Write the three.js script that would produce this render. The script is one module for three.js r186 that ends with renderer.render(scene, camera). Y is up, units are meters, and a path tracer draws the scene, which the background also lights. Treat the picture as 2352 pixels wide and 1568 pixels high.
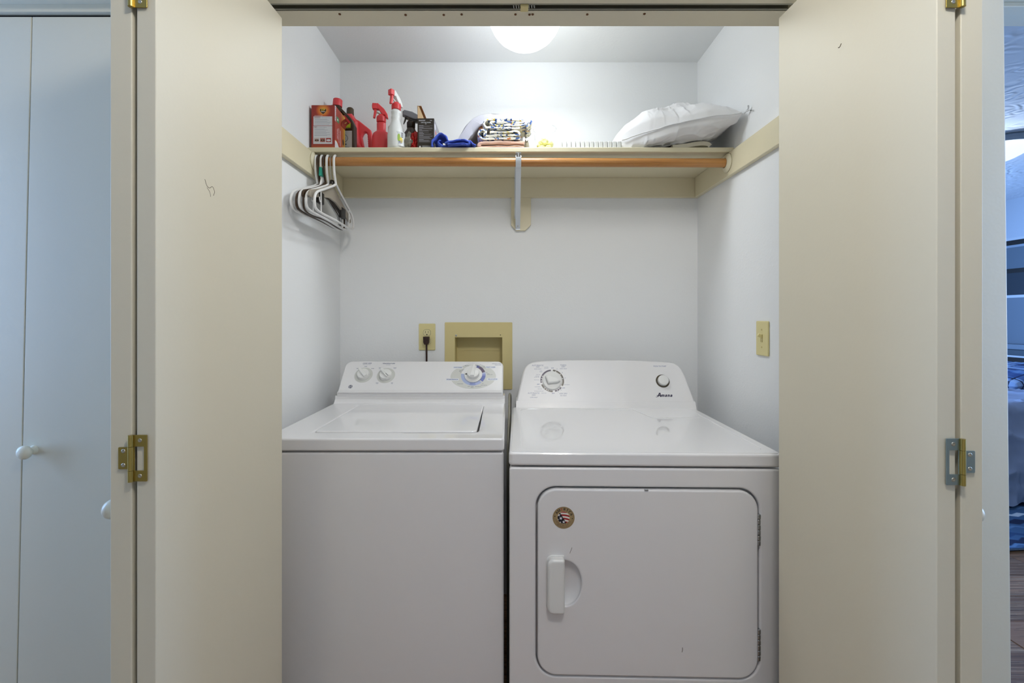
import * as THREE from 'three';
import { RoundedBoxGeometry } from 'three/addons/geometries/RoundedBoxGeometry.js';
import { mergeGeometries, mergeVertices, toCreasedNormals } from 'three/addons/utils/BufferGeometryUtils.js';
import { RectAreaLightUniformsLib } from 'three/addons/lights/RectAreaLightUniformsLib.js';

// ---------------------------------------------------------------- camera, light, exposure
const scene = new THREE.Scene();
const FOCAL = 1045, W = 2352, H = 1568;
const camera = new THREE.PerspectiveCamera(2 * Math.atan(H / 2 / FOCAL) * 180 / Math.PI, W / H, 0.05, 60);
camera.position.set(0, 1.27, 0);                       // level camera, shift lens
camera.lookAt(0, 1.27, -1);
camera.setViewOffset(W, H, 10, 55, W, H);
const renderer = new THREE.WebGLRenderer({ antialias: true });
renderer.toneMapping = THREE.LinearToneMapping;
renderer.toneMappingExposure = 1.14;
renderer.shadowMap.enabled = true;
RectAreaLightUniformsLib.init();
scene.background = new THREE.Color().setRGB(0.45, 0.62, 0.95);

const LAMP_CLOSET = 0.26, LAMP_CLOSET_DOWN = 23, LAMP_HALL = 2.9, WINDOW_HALL = 13.5, WINDOW_BEDROOM = 13, WINDOW_END = 15, LAMP_BEDROOM = 1.0;
function pointLight(name, color, power, [x, y, z], radius) {
  const l = new THREE.PointLight(color, power); l.name = name; l.position.set(x, y, z); l.castShadow = true;
  l.shadow.radius = radius; l.shadow.camera.near = 0.02; scene.add(l); return l;
}
function areaLight(name, color, power, w, h, [x, y, z], [tx, ty, tz]) {
  const l = new THREE.RectAreaLight(color, power, w, h); l.name = name; l.position.set(x, y, z); l.lookAt(tx, ty, tz); scene.add(l); return l;
}
const COOL = new THREE.Color().setRGB(0.9, 0.96, 1.0), WARM = new THREE.Color().setRGB(1.0, 0.96, 0.895), SKYBLUE = new THREE.Color().setRGB(0.3, 0.53, 1.0);
areaLight('hall_window_light', SKYBLUE, WINDOW_HALL, 0.48, 1.3, [-2.57, 1.45, -0.77], [-1.0, 1.35, -0.9]);
areaLight('hall_end_window_light', SKYBLUE, WINDOW_END, 0.42, 1.3, [2.62, 1.45, -0.78], [1.4, 1.4, -0.9]);
areaLight('bedroom_window_light', SKYBLUE, WINDOW_BEDROOM, 1.5, 1.3, [3.1, 1.45, -5.15], [3.1, 1.4, -2]);

// ---------------------------------------------------------------- helpers
let seed = 7;
const rnd = () => { seed = (seed * 1664525 + 1013904223) >>> 0; return seed / 4294967296; };
const V2 = (x, y) => new THREE.Vector2(x, y), V3 = (x, y, z) => new THREE.Vector3(x, y, z);
const names = new Map();
function numbered(n) { const k = names.get(n) ?? 0; names.set(n, k + 1); return k ? `${n}_${String(k).padStart(3, '0')}` : n; }
function shade(o) { o.traverse((m) => { if (m.isMesh) { m.castShadow = true; m.receiveShadow = true; } }); return o; }
function obj(name, geos, m, parent = scene) {
  const g = Array.isArray(geos) ? join(geos) : geos;
  const o = new THREE.Mesh(g, m); o.name = parent === scene ? numbered(name) : name; parent.add(o); o.castShadow = o.receiveShadow = true; return o;
}
function join(list) {
  const a = list.map((g) => { const c = g.index ? g.toNonIndexed() : g.clone(); for (const k of Object.keys(c.attributes)) if (!['position', 'normal', 'uv'].includes(k)) c.deleteAttribute(k); c.clearGroups(); return c; });
  return a.length === 1 ? a[0] : mergeGeometries(a, false);
}
function thing(name, label, category, [x, y, z] = [0, 0, 0], turn = 0, group) {
  const o = new THREE.Group(); o.name = numbered(name); scene.add(o); o.position.set(x, y, z); o.rotation.y = turn;
  o.userData = { label, category }; if (group) o.userData.group = group; return o;
}
function tag(o, label, category, group) { Object.assign(o.userData, { label, category }); if (group) o.userData.group = group; return o; }
function struct(name, geos, m, label, category) {
  const o = obj(name, geos, m); o.userData.kind = 'structure'; if (label) Object.assign(o.userData, { label, category }); return o;
}
function structGroup(name, label, category, [x, y, z] = [0, 0, 0], turn = 0) {
  const o = thing(name, label, category, [x, y, z], turn); o.userData.kind = 'structure'; return o;
}
function at(g, x = 0, y = 0, z = 0, rx = 0, ry = 0, rz = 0) {
  g.applyMatrix4(new THREE.Matrix4().makeRotationFromEuler(new THREE.Euler(rx, ry, rz))); g.translate(x, y, z); return g;
}
function metric(g, s = 1) {                              // uv in metres by dominant normal
  if (g.index) g = g.toNonIndexed();
  const p = g.attributes.position, n = g.attributes.normal, uv = new Float32Array(p.count * 2);
  for (let i = 0; i < p.count; i += 3) {
    let ax = 0, ay = 0, az = 0;
    for (let k = 0; k < 3; k++) { ax += Math.abs(n.getX(i + k)); ay += Math.abs(n.getY(i + k)); az += Math.abs(n.getZ(i + k)); }
    for (let k = 0; k < 3; k++) {
      const x = p.getX(i + k), y = p.getY(i + k), z = p.getZ(i + k);
      const [u, v] = ax >= ay && ax >= az ? [z, y] : ay >= az ? [x, z] : [x, y];
      uv[(i + k) * 2] = u * s; uv[(i + k) * 2 + 1] = v * s;
    }
  }
  g.setAttribute('uv', new THREE.BufferAttribute(uv, 2)); return g;
}
const box = (x0, x1, y0, y1, z0, z1) => metric(at(new THREE.BoxGeometry(x1 - x0, y1 - y0, Math.abs(z1 - z0)), (x0 + x1) / 2, (y0 + y1) / 2, (z0 + z1) / 2));
const rbox = (x0, x1, y0, y1, z0, z1, r = 0.003, seg = 2) => metric(at(new RoundedBoxGeometry(x1 - x0, y1 - y0, Math.abs(z1 - z0), seg, r), (x0 + x1) / 2, (y0 + y1) / 2, (z0 + z1) / 2));
const lathe = (pts, seg = 40) => new THREE.LatheGeometry(pts.map(([r, y]) => V2(Math.max(r, 1e-5), y)), seg);
const tube = (pts, r, seg = 60, rad = 10, closed = false) => new THREE.TubeGeometry(new THREE.CatmullRomCurve3(pts.map((p) => V3(...p)), closed, 'centripetal'), seg, r, rad, closed);
function poly(pts) { const s = new THREE.Shape(); pts.forEach(([x, y], i) => (i ? s.lineTo(x, y) : s.moveTo(x, y))); return s; }
function roundRect(x0, x1, y0, y1, r, S = THREE.Shape) {
  const R = Array.isArray(r) ? r : [r, r, r, r], C = [[x0, y0, 1, 1], [x1, y0, -1, 1], [x1, y1, -1, -1], [x0, y1, 1, -1]], pts = [];   // bl, br, tr, tl
  C.forEach(([cx, cy, sx, sy], k) => { const q = R[k], n = q > 0.02 ? 16 : q > 0.003 ? 8 : q > 0 ? 3 : 0; for (let i = 0; i <= n; i++) { const a = Math.PI + k * Math.PI / 2 + (n ? i / n : 0) * Math.PI / 2; pts.push([cx + sx * q + q * Math.cos(a), cy + sy * q + q * Math.sin(a)]); } });
  if (S === THREE.Path) pts.reverse();
  const s = new S(); let last = null; pts.forEach(([x, y], i) => { if (last && Math.hypot(x - last[0], y - last[1]) < 1e-6) return; if (i && i === pts.length - 1 && Math.hypot(x - pts[0][0], y - pts[0][1]) < 1e-6) return; i ? s.lineTo(x, y) : s.moveTo(x, y); last = [x, y]; }); return s;
}
function ext(shape, depth, bevel = 0, o = {}) {
  return new THREE.ExtrudeGeometry(shape, { depth: depth - 2 * bevel, bevelEnabled: bevel > 0, bevelSize: bevel, bevelThickness: bevel, bevelOffset: -bevel, bevelSegments: o.seg ?? 3, curveSegments: o.curve ?? 16, steps: o.steps ?? 1 }).translate(0, 0, bevel);
}
function ribbon(path, t, depth, n = 60, bevel = 0) {     // sheet of thickness t folded along a path in x,y and extruded in depth
  const c = new THREE.CatmullRomCurve3(path.map(([x, y]) => V3(x, y, 0)), false, 'centripetal'), a = [], b = [];
  for (let i = 0; i <= n; i++) { const p = c.getPointAt(i / n), q = c.getTangentAt(i / n); a.push([p.x - q.y * t / 2, p.y + q.x * t / 2]); b.push([p.x + q.y * t / 2, p.y - q.x * t / 2]); }
  return ext(poly([...a, ...b.reverse()]), depth, bevel, { steps: 8, seg: 2 });
}
function noise3(x, y, z) {                               // smooth value noise
  const h = (i, j, k) => { let n = Math.imul(i, 374761393) ^ Math.imul(j, 668265263) ^ Math.imul(k, 2147483647 ^ 9277); n = Math.imul(n ^ (n >>> 13), 1274126177); return ((n ^ (n >>> 16)) >>> 0) / 4294967296; };
  const X = Math.floor(x), Y = Math.floor(y), Z = Math.floor(z), f = (t) => t * t * (3 - 2 * t), u = f(x - X), v = f(y - Y), w = f(z - Z), L = THREE.MathUtils.lerp;
  return L(L(L(h(X, Y, Z), h(X + 1, Y, Z), u), L(h(X, Y + 1, Z), h(X + 1, Y + 1, Z), u), v), L(L(h(X, Y, Z + 1), h(X + 1, Y, Z + 1), u), L(h(X, Y + 1, Z + 1), h(X + 1, Y + 1, Z + 1), u), v), w) * 2 - 1;
}
function warp(g, f) {                                    // move vertices, weld, fresh normals
  g = mergeVertices(g.deleteAttribute ? (g.deleteAttribute('normal'), g) : g, 1e-5);
  const p = g.attributes.position, v = V3();
  for (let i = 0; i < p.count; i++) { v.fromBufferAttribute(p, i); f(v); p.setXYZ(i, v.x, v.y, v.z); }
  g.computeVertexNormals(); return g;
}
// ---------------------------------------------------------------- textures
function tileNoise(size, fn) {
  const d = new Uint8Array(size * size * 4);
  for (let y = 0; y < size; y++) for (let x = 0; x < size; x++) { const c = fn(x / size, y / size), i = (y * size + x) * 4; const [r, g, b] = Array.isArray(c) ? c : [c, c, c]; d[i] = 255 * r; d[i + 1] = 255 * g; d[i + 2] = 255 * b; d[i + 3] = 255; }
  const t = new THREE.DataTexture(d, size, size); t.wrapS = t.wrapT = THREE.RepeatWrapping; t.magFilter = THREE.LinearFilter; t.minFilter = THREE.LinearMipmapLinearFilter; t.needsUpdate = true; return t;
}
function tnoise(u, v, f, s = 0) {                        // tileable noise, f periods
  const h = (i, j) => { let n = Math.imul(((i % f) + f) % f + 17 * s, 374761393) ^ Math.imul(((j % f) + f) % f + 31 * s, 668265263); n = Math.imul(n ^ (n >>> 13), 1274126177); return ((n ^ (n >>> 16)) >>> 0) / 4294967296; };
  const x = u * f, y = v * f, X = Math.floor(x), Y = Math.floor(y), k = (t) => t * t * (3 - 2 * t), a = k(x - X), b = k(y - Y), L = THREE.MathUtils.lerp;
  return L(L(h(X, Y), h(X + 1, Y), a), L(h(X, Y + 1), h(X + 1, Y + 1), a), b);
}
const fbm = (u, v, f, s = 0) => 0.5 * tnoise(u, v, f, s) + 0.25 * tnoise(u, v, f * 2, s + 1) + 0.15 * tnoise(u, v, f * 4, s + 2) + 0.1 * tnoise(u, v, f * 8, s + 3);
const sm = THREE.MathUtils.smoothstep;
const wallBump = tileNoise(512, (u, v) => { const m = fbm(u, v, 5, 3), r = Math.abs(fbm(u, v, 9, 5) - 0.5); return 0.35 + 0.3 * sm(m, 0.42, 0.6) * (1 - sm(r, 0.0, 0.03)) + 0.25 * tnoise(u, v, 128, 9); });
const paintBump = tileNoise(256, (u, v) => 0.5 * tnoise(u, v, 64, 2) + 0.5 * tnoise(u, v, 24, 4));
const terryBump = tileNoise(256, (u, v) => 0.6 * tnoise(u, v, 100, 2) + 0.4 * tnoise(u, v, 40, 4));
const clothBump = tileNoise(256, (u, v) => 0.5 + 0.25 * Math.sin(u * 2 * Math.PI * 64) * Math.sin(v * 2 * Math.PI * 64) + 0.25 * tnoise(u, v, 16, 4));
const swirlBump = tileNoise(512, (u, v) => { const w = fbm(u, v, 4, 8); return 0.5 + 0.5 * Math.sin((w * 9 + tnoise(u, v, 3, 6) * 3) * 6) * sm(tnoise(u, v, 10, 2), 0.4, 0.7); });
const rep = (t, a, b = a) => { const c = t.clone(); c.repeat.set(a, b); c.needsUpdate = true; return c; };
function canvasTex(w, h, draw) {
  const c = document.createElement('canvas'); c.width = w; c.height = h; const g = c.getContext('2d'); draw(g, w, h);
  const t = new THREE.CanvasTexture(c); t.colorSpace = THREE.SRGBColorSpace; t.anisotropy = 8; return t;
}
const sr = (hex) => new THREE.Color(hex);
const std = (color, roughness = 0.6, o = {}) => new THREE.MeshStandardMaterial({ color: color?.isColor ? color : sr(color), roughness, ...o });
const phys = (color, roughness, o = {}) => new THREE.MeshPhysicalMaterial({ color: color?.isColor ? color : sr(color), roughness, ...o });
const CREAM = '#e7dec0', ENAMEL = '#e8e7e8';
const M = {
  wall: std('#f5f7f9', 0.75, { bumpMap: rep(wallBump, 1.6), bumpScale: 0.0006 }),
  cream: std(CREAM, 0.42, { bumpMap: rep(paintBump, 3), bumpScale: 0.0002 }),
  door: std('#dcd6c2', 0.5, { bumpMap: rep(paintBump, 3), bumpScale: 0.00015 }),
  enamel: phys(ENAMEL, 0.3, { clearcoat: 0.9, clearcoatRoughness: 0.04 }),
  plastic: phys('#e6e6e4', 0.35), white: std('#e8e8e6', 0.4), dark: std('#17130f', 0.7),
  brass: std('#b5a05a', 0.34, { metalness: 1 }), zinc: std('#9fb0b4', 0.4, { metalness: 1 }), steel: std('#b9bcbf', 0.35, { metalness: 1 }), track: std('#8d8b80', 0.45, { metalness: 0.7 }),
  bracket: std('#dde3ea', 0.45, { metalness: 0.35 }), screw: std('#c4c0b2', 0.3, { metalness: 1 }),
  ivory: phys('#e6da9f', 0.4), ivoryDark: std('#c9b878', 0.5), brownPlug: std('#33190d', 0.45), knob: std('#e4dec9', 0.35),
};

// ---------------------------------------------------------------- the setting
const ZF = -1.09, ZB = -1.214, BACK = -2.09, CEIL = 2.442, CL = -0.77, CR = 0.872, HEAD = 2.047;
function wallZ(name, pts, holes, z0, z1, m, label) {     // slab in x,y between depths z0 (far) and z1 (near)
  const s = poly(pts); for (const h of holes) s.holes.push(poly(h));
  return struct(name, metric(ext(s, z1 - z0).translate(0, 0, z0)), m, label, 'wall');
}
wallZ('wall_front', [[-2.7, 0], [-2.25, 0], [-2.25, HEAD], [-0.83, HEAD], [-0.83, 0], [-0.675, 0], [-0.675, HEAD + 0.02], [0.805, HEAD + 0.02], [0.805, 0], [1.175, 0], [1.175, HEAD], [1.98, HEAD], [1.98, 0], [5.12, 0], [5.12, CEIL], [-2.7, CEIL]], [], ZB, ZF, M.door, 'off-white painted hall wall holding the laundry opening and the bedroom doorway');
const boxHole = [[-0.244, 0.945], [-0.024, 0.945], [-0.024, 1.18], [-0.244, 1.18]];
wallZ('wall_back', [[CL - 0.1, 0], [CR + 0.1, 0], [CR + 0.1, CEIL], [CL - 0.1, CEIL]], [boxHole], BACK - 0.11, BACK, M.wall, 'white back wall of the laundry closet behind both machines');
struct('wall_left', box(CL - 0.06, CL, 0, CEIL, BACK, ZB), M.wall, 'white left side wall of the laundry closet beside the hangers', 'wall');
struct('wall_right', box(CR, CR + 0.11, 0, CEIL, BACK, ZB), M.wall, 'white right side wall of the laundry closet with the light switch', 'wall');
const ceilMat = std('#eff1f2', 0.8, { bumpMap: rep(wallBump, 1.3), bumpScale: 0.0008 });
struct('ceiling', box(-2.7, 1.0, CEIL, CEIL + 0.1, BACK - 0.1, 1.5), ceilMat, 'white ceiling over the laundry closet and hall', 'ceiling');
const hallWall = std('#d9d2c2', 0.8);
struct('floor', box(-2.7, 2.75, -0.1, 0, -2.2, 1.5), std('#8a6448', 0.5), 'brown wooden floor of the hall and closet', 'floor');
// the hall behind the camera, with the window that lets in the blue daylight
struct('wall_hall_back', box(-2.7, 2.75, 0, CEIL, 1.4, 1.5), hallWall, 'plain wall closing the hall behind the camera', 'wall');
{
  const s = poly([[-1.4, 0], [1.09, 0], [1.09, CEIL], [-1.4, CEIL]]); s.holes.push(poly([[0.57, 0.8], [0.99, 0.8], [0.99, 2.1], [0.57, 2.1]]));
  struct('wall_hall_right', metric(at(ext(s, 0.1), 2.65, 0, 0, 0, Math.PI / 2, 0)), hallWall, 'plain wall with a narrow window at the right end of the hall', 'wall');
  const w = structGroup('window_3', 'narrow white framed daylight window at the right end of the hall', 'window', [2.7, 1.45, -0.78]);
  obj('frame', [box(-0.03, 0.03, -0.65, -0.61, -0.21, 0.21), box(-0.03, 0.03, 0.61, 0.65, -0.21, 0.21), box(-0.03, 0.03, -0.61, 0.61, -0.21, -0.17), box(-0.03, 0.03, -0.61, 0.61, 0.17, 0.21)], M.white, w);
  obj('pane', box(-0.004, 0.004, -0.61, 0.61, -0.17, 0.17), phys('#ffffff', 0.0, { transmission: 1, thickness: 0 }), w);
}
struct('ceiling_hall', box(1.0, 2.75, CEIL, CEIL + 0.1, ZF, 1.5), ceilMat, 'white ceiling over the right end of the hall', 'ceiling');
{
  const s = poly([[-1.5, 0], [1.09, 0], [1.09, CEIL], [-1.5, CEIL]]); s.holes.push(poly([[0.52, 0.8], [1.02, 0.8], [1.02, 2.1], [0.52, 2.1]]));
  struct('wall_hall_left', metric(at(ext(s, 0.1), -2.7, 0, 0, 0, Math.PI / 2, 0)), hallWall, 'plain wall with a window at the left end of the hall', 'wall');
  const w = structGroup('window_1', 'white framed daylight window at the left end of the hall', 'window', [-2.65, 1.45, -0.77]);
  obj('frame', [box(-0.03, 0.03, -0.65, -0.61, -0.25, 0.25), box(-0.03, 0.03, 0.61, 0.65, -0.25, 0.25), box(-0.03, 0.03, -0.61, 0.61, -0.25, -0.21), box(-0.03, 0.03, -0.61, 0.61, 0.21, 0.25)], M.white, w);
  obj('pane', box(-0.004, 0.004, -0.61, 0.61, -0.21, 0.21), phys('#ffffff', 0.0, { transmission: 1, thickness: 0 }), w);
}
// hall closet behind the left bifold doors
struct('wall_hall_closet', [box(-2.4, CL - 0.06, 0, CEIL, BACK, BACK + 0.05), box(-2.4, -2.3, 0, CEIL, BACK, ZB)], hallWall, 'dark interior wall of the hall closet behind the bifold doors', 'wall');

// door track in the laundry header, with its spring and snubber
{
  const t = thing('door_track', 'grey metal bifold door track fixed under the laundry opening header', 'door track', [0, HEAD + 0.019, -1.14]);
  obj('channel', [box(-0.6, 0.71, -0.004, 0, -0.013, 0.013), box(-0.6, 0.71, -0.018, -0.004, -0.013, -0.0115), box(-0.6, 0.71, -0.018, -0.004, 0.0115, 0.013), box(-0.6, 0.71, -0.018, -0.0165, -0.013, -0.007), box(-0.6, 0.71, -0.018, -0.0165, 0.007, 0.013)], M.track, t);
  const coil = []; for (let i = 0; i <= 120; i++) { const a = i / 120 * Math.PI * 2 * 9; coil.push([0.012 + i / 120 * 0.058, -0.013 + 0.006 * Math.cos(a), 0.006 * Math.sin(a)]); }
  obj('spring', tube(coil, 0.0011, 260, 6), M.steel, t);
  obj('snubber', rbox(0.032, 0.052, -0.024, -0.005, -0.011, 0.011, 0.002), std('#d9cc93', 0.4), t);
}
struct('trim_4', [box(-0.675, 0.805, HEAD, HEAD + 0.0195, -1.1265, ZF), box(-0.675, 0.805, HEAD, HEAD + 0.0195, ZB, -1.1535)], M.door, 'painted header boards on both sides of the laundry door track', 'trim');
// screw holes and rust spots left in the header
for (const [x, z] of [[-0.43, -1.165], [-0.262, -1.168], [-0.164, -1.168], [-0.118, -1.166], [0.02, -1.166], [0.056, -1.167], [0.064, -1.166], [0.204, -1.166], [0.35, -1.164]])
  obj('screw_hole', at(new THREE.CylinderGeometry(0.0032, 0.0032, 0.002, 10), x, HEAD - 0.0005, z), std('#6a4424', 0.8), scene.getObjectByName('trim_4'));

// ---------------------------------------------------------------- bifold doors
const CY = 1.0;
function hinge(parent, [x, y, z], side, leafM) {         // non-mortise hinge lying on the two panel edges; side +1: large leaf to +x
  const h = new THREE.Group(); h.name = 'hinge'; h.position.set(x, y, z); parent.add(h);
  const big = roundRect(0.0015, 0.0245, -0.038, 0.038, 0.001); big.holes.push(roundRect(0.004, 0.0195, -0.0205, 0.019, 0.0005, THREE.Path));
  const flip = (g) => { if (side < 0) { g.scale(-1, 1, 1); const i = g.index; g = g.index ? g.toNonIndexed() : g; const p = g.attributes.position.array, n = g.attributes.normal.array; for (let k = 0; k < p.length; k += 9) for (let c = 0; c < 3; c++) { [p[k + 3 + c], p[k + 6 + c]] = [p[k + 6 + c], p[k + 3 + c]]; [n[k + 3 + c], n[k + 6 + c]] = [n[k + 6 + c], n[k + 3 + c]]; } if (g.attributes.uv) { const u = g.attributes.uv.array; for (let k = 0; k < u.length; k += 6) for (let c = 0; c < 2; c++) [u[k + 2 + c], u[k + 4 + c]] = [u[k + 4 + c], u[k + 2 + c]]; } } return g; };
  obj('leaf', flip(ext(big, 0.0016, 0.0003)), leafM, h);
  obj('leaf', flip(ext(roundRect(-0.0225, -0.003, -0.018, 0.018, 0.0015), 0.0016, 0.0003)), leafM, h);
  const kn = (a, b) => at(new THREE.CylinderGeometry(0.0042, 0.0042, b - a, 16), -0.0005 * side, (a + b) / 2, 0.003);
  obj('knuckle', kn(0.0195, 0.038), M.brass, h); obj('knuckle', kn(-0.0195, 0.019), M.brass, h); obj('knuckle', kn(-0.038, -0.02), M.brass, h);
  for (const [sx, sy] of [[0.013, 0.029], [0.013, -0.029], [-0.014, 0.0115], [-0.014, -0.0115]]) {
    const head = lathe([[0, 0.0003], [0.001, 0.0005], [0.0022, 0.0008], [0.003, 0.0006], [0.0034, 0]], 16), slot = [box(-0.002, 0.002, -0.0005, 0.0005, 0.0009, 0.0013), box(-0.0005, 0.0005, -0.002, 0.002, 0.0009, 0.0013)];
    const s = obj('screw', at(head, sx * side, sy, 0.0016, Math.PI / 2), M.screw, h);
  }
  return h;
}
function doorKnob(parent, [x, y, z], ry) {
  const k = obj('knob', at(lathe([[0, 0.05], [0.007, 0.0492], [0.0125, 0.0462], [0.0163, 0.0405], [0.0172, 0.0345], [0.0158, 0.0275], [0.0118, 0.0215], [0.0088, 0.017], [0.0083, 0.012], [0.0095, 0.006], [0.0112, 0.002], [0.0118, 0]], 32), 0, 0, 0, Math.PI / 2), M.knob, parent);
  k.position.set(x, y, z); k.rotation.y = ry; return k;
}
function panelBetween(a, b, t, y0, y1, outward) {        // door panel whose visible face runs from a to b (x, z), thickness t to the outward side
  const dx = b[0] - a[0], dz = b[1] - a[1], L = Math.hypot(dx, dz), g = rbox(0, L, y0, y1, 0, t, 0.0018, 2);
  g.translate(0, 0, outward > 0 ? -t : 0); g.rotateY(-Math.atan2(dz, dx)); g.translate(a[0], 0, a[1]); return g;
}
const DTOP = 2.02, DBOT = 0.018;
{ // left pair
  const d = structGroup('door_1', 'cream bifold door folded open at the left side of the laundry closet, brass hinges', 'door');
  obj('door_panel', panelBetween([-0.5775, -0.747], [-0.565, -1.14], 0.0325, DBOT, DTOP, 1), M.door, d);
  obj('door_panel', panelBetween([-0.653, -0.747], [-0.667, -1.14], 0.035, DBOT, DTOP, -1), M.door, d);
  hinge(d, [-0.6145, 1.04, -0.7455], 1, M.brass); hinge(d, [-0.6145, 1.815, -0.7455], 1, M.brass); hinge(d, [-0.6145, 0.26, -0.7455], 1, M.brass);
  doorKnob(d, [-0.6535, 0.936, -0.795], -Math.PI / 2);
}
{ // right pair
  const d = structGroup('door_2', 'cream bifold door folded open at the right side of the laundry closet, zinc hinges', 'door');
  obj('door_panel', panelBetween([0.7048, -0.747], [0.679, -1.14], 0.033, DBOT, DTOP, -1), M.door, d);
  obj('door_panel', panelBetween([0.7805, -0.747], [0.797, -1.14], 0.035, DBOT, DTOP, 1), M.door, d);
  hinge(d, [0.742, 1.034, -0.7455], -1, M.zinc); hinge(d, [0.742, 1.815, -0.7455], -1, M.brass); hinge(d, [0.742, 0.26, -0.7455], -1, M.zinc);
  doorKnob(d, [0.781, 0.93, -0.795], Math.PI / 2).scale.z = 0.88;
}
{ // hall closet bifold, closed; its middle joint leans a little
  const d = structGroup('door_3', 'closed off-white bifold door of the hall closet at the left edge, lit by blue daylight', 'door');
  const seam = (y) => -1.187 + (y - DTOP) * 0.0225;
  const y0 = 0.018, lp = (pts) => metric(ext(poly(pts), 0.033, 0.0012).translate(0, 0, -1.168));
  obj('door_panel', lp([[-2.24, y0], [seam(y0) - 0.0014, y0], [seam(DTOP) - 0.0014, DTOP], [-2.24, DTOP]]), M.door, d);
  obj('door_panel', lp([[seam(y0) + 0.0014, y0], [-0.84, y0], [-0.84, DTOP], [seam(DTOP) + 0.0014, DTOP]]), M.door, d);
  doorKnob(d, [-1.182, 0.94, -1.135], 0).scale.z = 0.66;
  tag(obj('door_track', box(-2.24, -0.84, 2.0225, HEAD, -1.166, -1.1425), std('#26231f', 0.6, { metalness: 0.5 })), 'dark metal track above the closed hall closet bifold door', 'door track');
  struct('trim_1', box(-2.25, -0.83, 2.028, HEAD, -1.142, -1.128), M.door, 'off-white strip above the closed hall closet bifold door', 'trim');
}
struct('trim_2', metric(ext(poly([[1.118, 0], [1.197, 0], [1.1755, HEAD], [1.1755, HEAD + 0.06], [1.118, HEAD + 0.06]]), 0.014, 0.004).translate(0, 0, ZF)), M.door, 'off-white casing up the left side of the bedroom doorway', 'trim');
struct('trim_3', [rbox(1.1755, 2.04, HEAD + 0.001, HEAD + 0.06, ZF, ZF + 0.014, 0.003), rbox(1.98, 2.04, 0, HEAD + 0.001, ZF, ZF + 0.014, 0.003), rbox(1.175, 1.98, HEAD - 0.012, HEAD, -1.155, -1.12, 0.002)], M.door, 'off-white casing and stop across the bedroom doorway head', 'trim');

const scuff = (parent, pts, r = 0.0006) => obj('scratch', tube(pts, r, 24, 6), std('#5d5444', 0.8), parent);
{ const d = scene.getObjectByName('door_1'), P = (z, y) => [-0.5775 + 0.0318 * (z - 0.747) + 0.0001, y, -z]; scuff(d, [P(0.862, 1.532), P(0.868, 1.521), P(0.875, 1.519), P(0.883, 1.524), P(0.889, 1.516), P(0.886, 1.507)], 0.00045); scuff(d, [P(0.868, 1.518), P(0.876, 1.511), P(0.878, 1.503)], 0.00035); }
{ const d = scene.getObjectByName('door_2'), P = (z, y) => [0.7048 - 0.0656 * (z - 0.747) - 0.0001, y, -z]; scuff(d, [P(0.943, 1.838), P(0.948, 1.833), P(0.951, 1.834)], 0.0009); }
// ---------------------------------------------------------------- closet lamp
{
  const t = thing('ceiling_lamp', 'glowing white domed ceiling lamp inside the laundry closet', 'ceiling lamp', [0.064, CEIL, -1.645]);
  obj('base_pan', lathe([[0, 0], [0.135, 0], [0.14, -0.006], [0.14, -0.03], [0.132, -0.034], [0, -0.034]], 56), M.white, t);
  obj('lamp_shade', lathe([[0.128, -0.034], [0.134, -0.06], [0.134, -0.08], [0.128, -0.108], [0.117, -0.132], [0.1, -0.155], [0.076, -0.174], [0.046, -0.186], [0.018, -0.1915], [0, -0.192]], 56), std('#ffffff', 0.3, { emissive: sr('#fbfdff'), emissiveIntensity: 1.25 }), t);
  pointLight('closet_lamp_light', COOL, LAMP_CLOSET, [0.064, CEIL - 0.11, -1.645], 4);
  areaLight('closet_lamp_downlight', COOL, LAMP_CLOSET_DOWN, 0.2, 0.2, [0.064, CEIL - 0.196, -1.645], [0.064, 0, -1.6451]);
}
{ // hall lamp behind the camera
  const t = thing('ceiling_lamp', 'round white ceiling lamp in the hall behind the camera', 'ceiling lamp', [0.25, CEIL, -0.15]);
  obj('base_pan', lathe([[0, 0], [0.15, 0], [0.155, -0.02], [0.15, -0.03], [0, -0.03]], 40), M.white, t);
  obj('lamp_shade', lathe([[0.145, -0.03], [0.14, -0.06], [0.1, -0.1], [0.05, -0.115], [0, -0.12]], 40), std('#ffffff', 0.3, { emissive: sr('#fff0dc'), emissiveIntensity: 1.2 }), t);
  pointLight('hall_lamp_light', WARM, LAMP_HALL, [0.25, CEIL - 0.07, -0.15], 6);
}

// ---------------------------------------------------------------- shelf, rod, bracket
const ST = 1.925;                                        // shelf top
{
  const t = thing('closet_shelf', 'long cream painted wooden shelf on cleats across the laundry closet', 'shelf', [0, 0, 0]);
  obj('shelf_board', rbox(CL, CR, ST - 0.0185, ST, BACK, -1.75, 0.003), M.cream, t);
  obj('cleat', rbox(CL, CL + 0.019, 1.817, ST - 0.0185, BACK, ZB, 0.002), M.cream, t);
  obj('cleat', rbox(CR - 0.019, CR, 1.817, ST - 0.0185, BACK, ZB, 0.002), M.cream, t);
  obj('cleat', rbox(CL + 0.019, CR - 0.019, 1.817, ST - 0.0185, BACK, BACK + 0.019, 0.002), M.cream, t);
  obj('support_block', metric(ext(poly([[0.016, 1.817], [0.016, 1.692], [0.04, 1.666], [0.08, 1.666], [0.106, 1.692], [0.106, 1.817]]), 0.019, 0.0015).translate(0, 0, BACK)), M.cream, t);
}
const RODY = 1.872, RODZ = -1.765;
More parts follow.
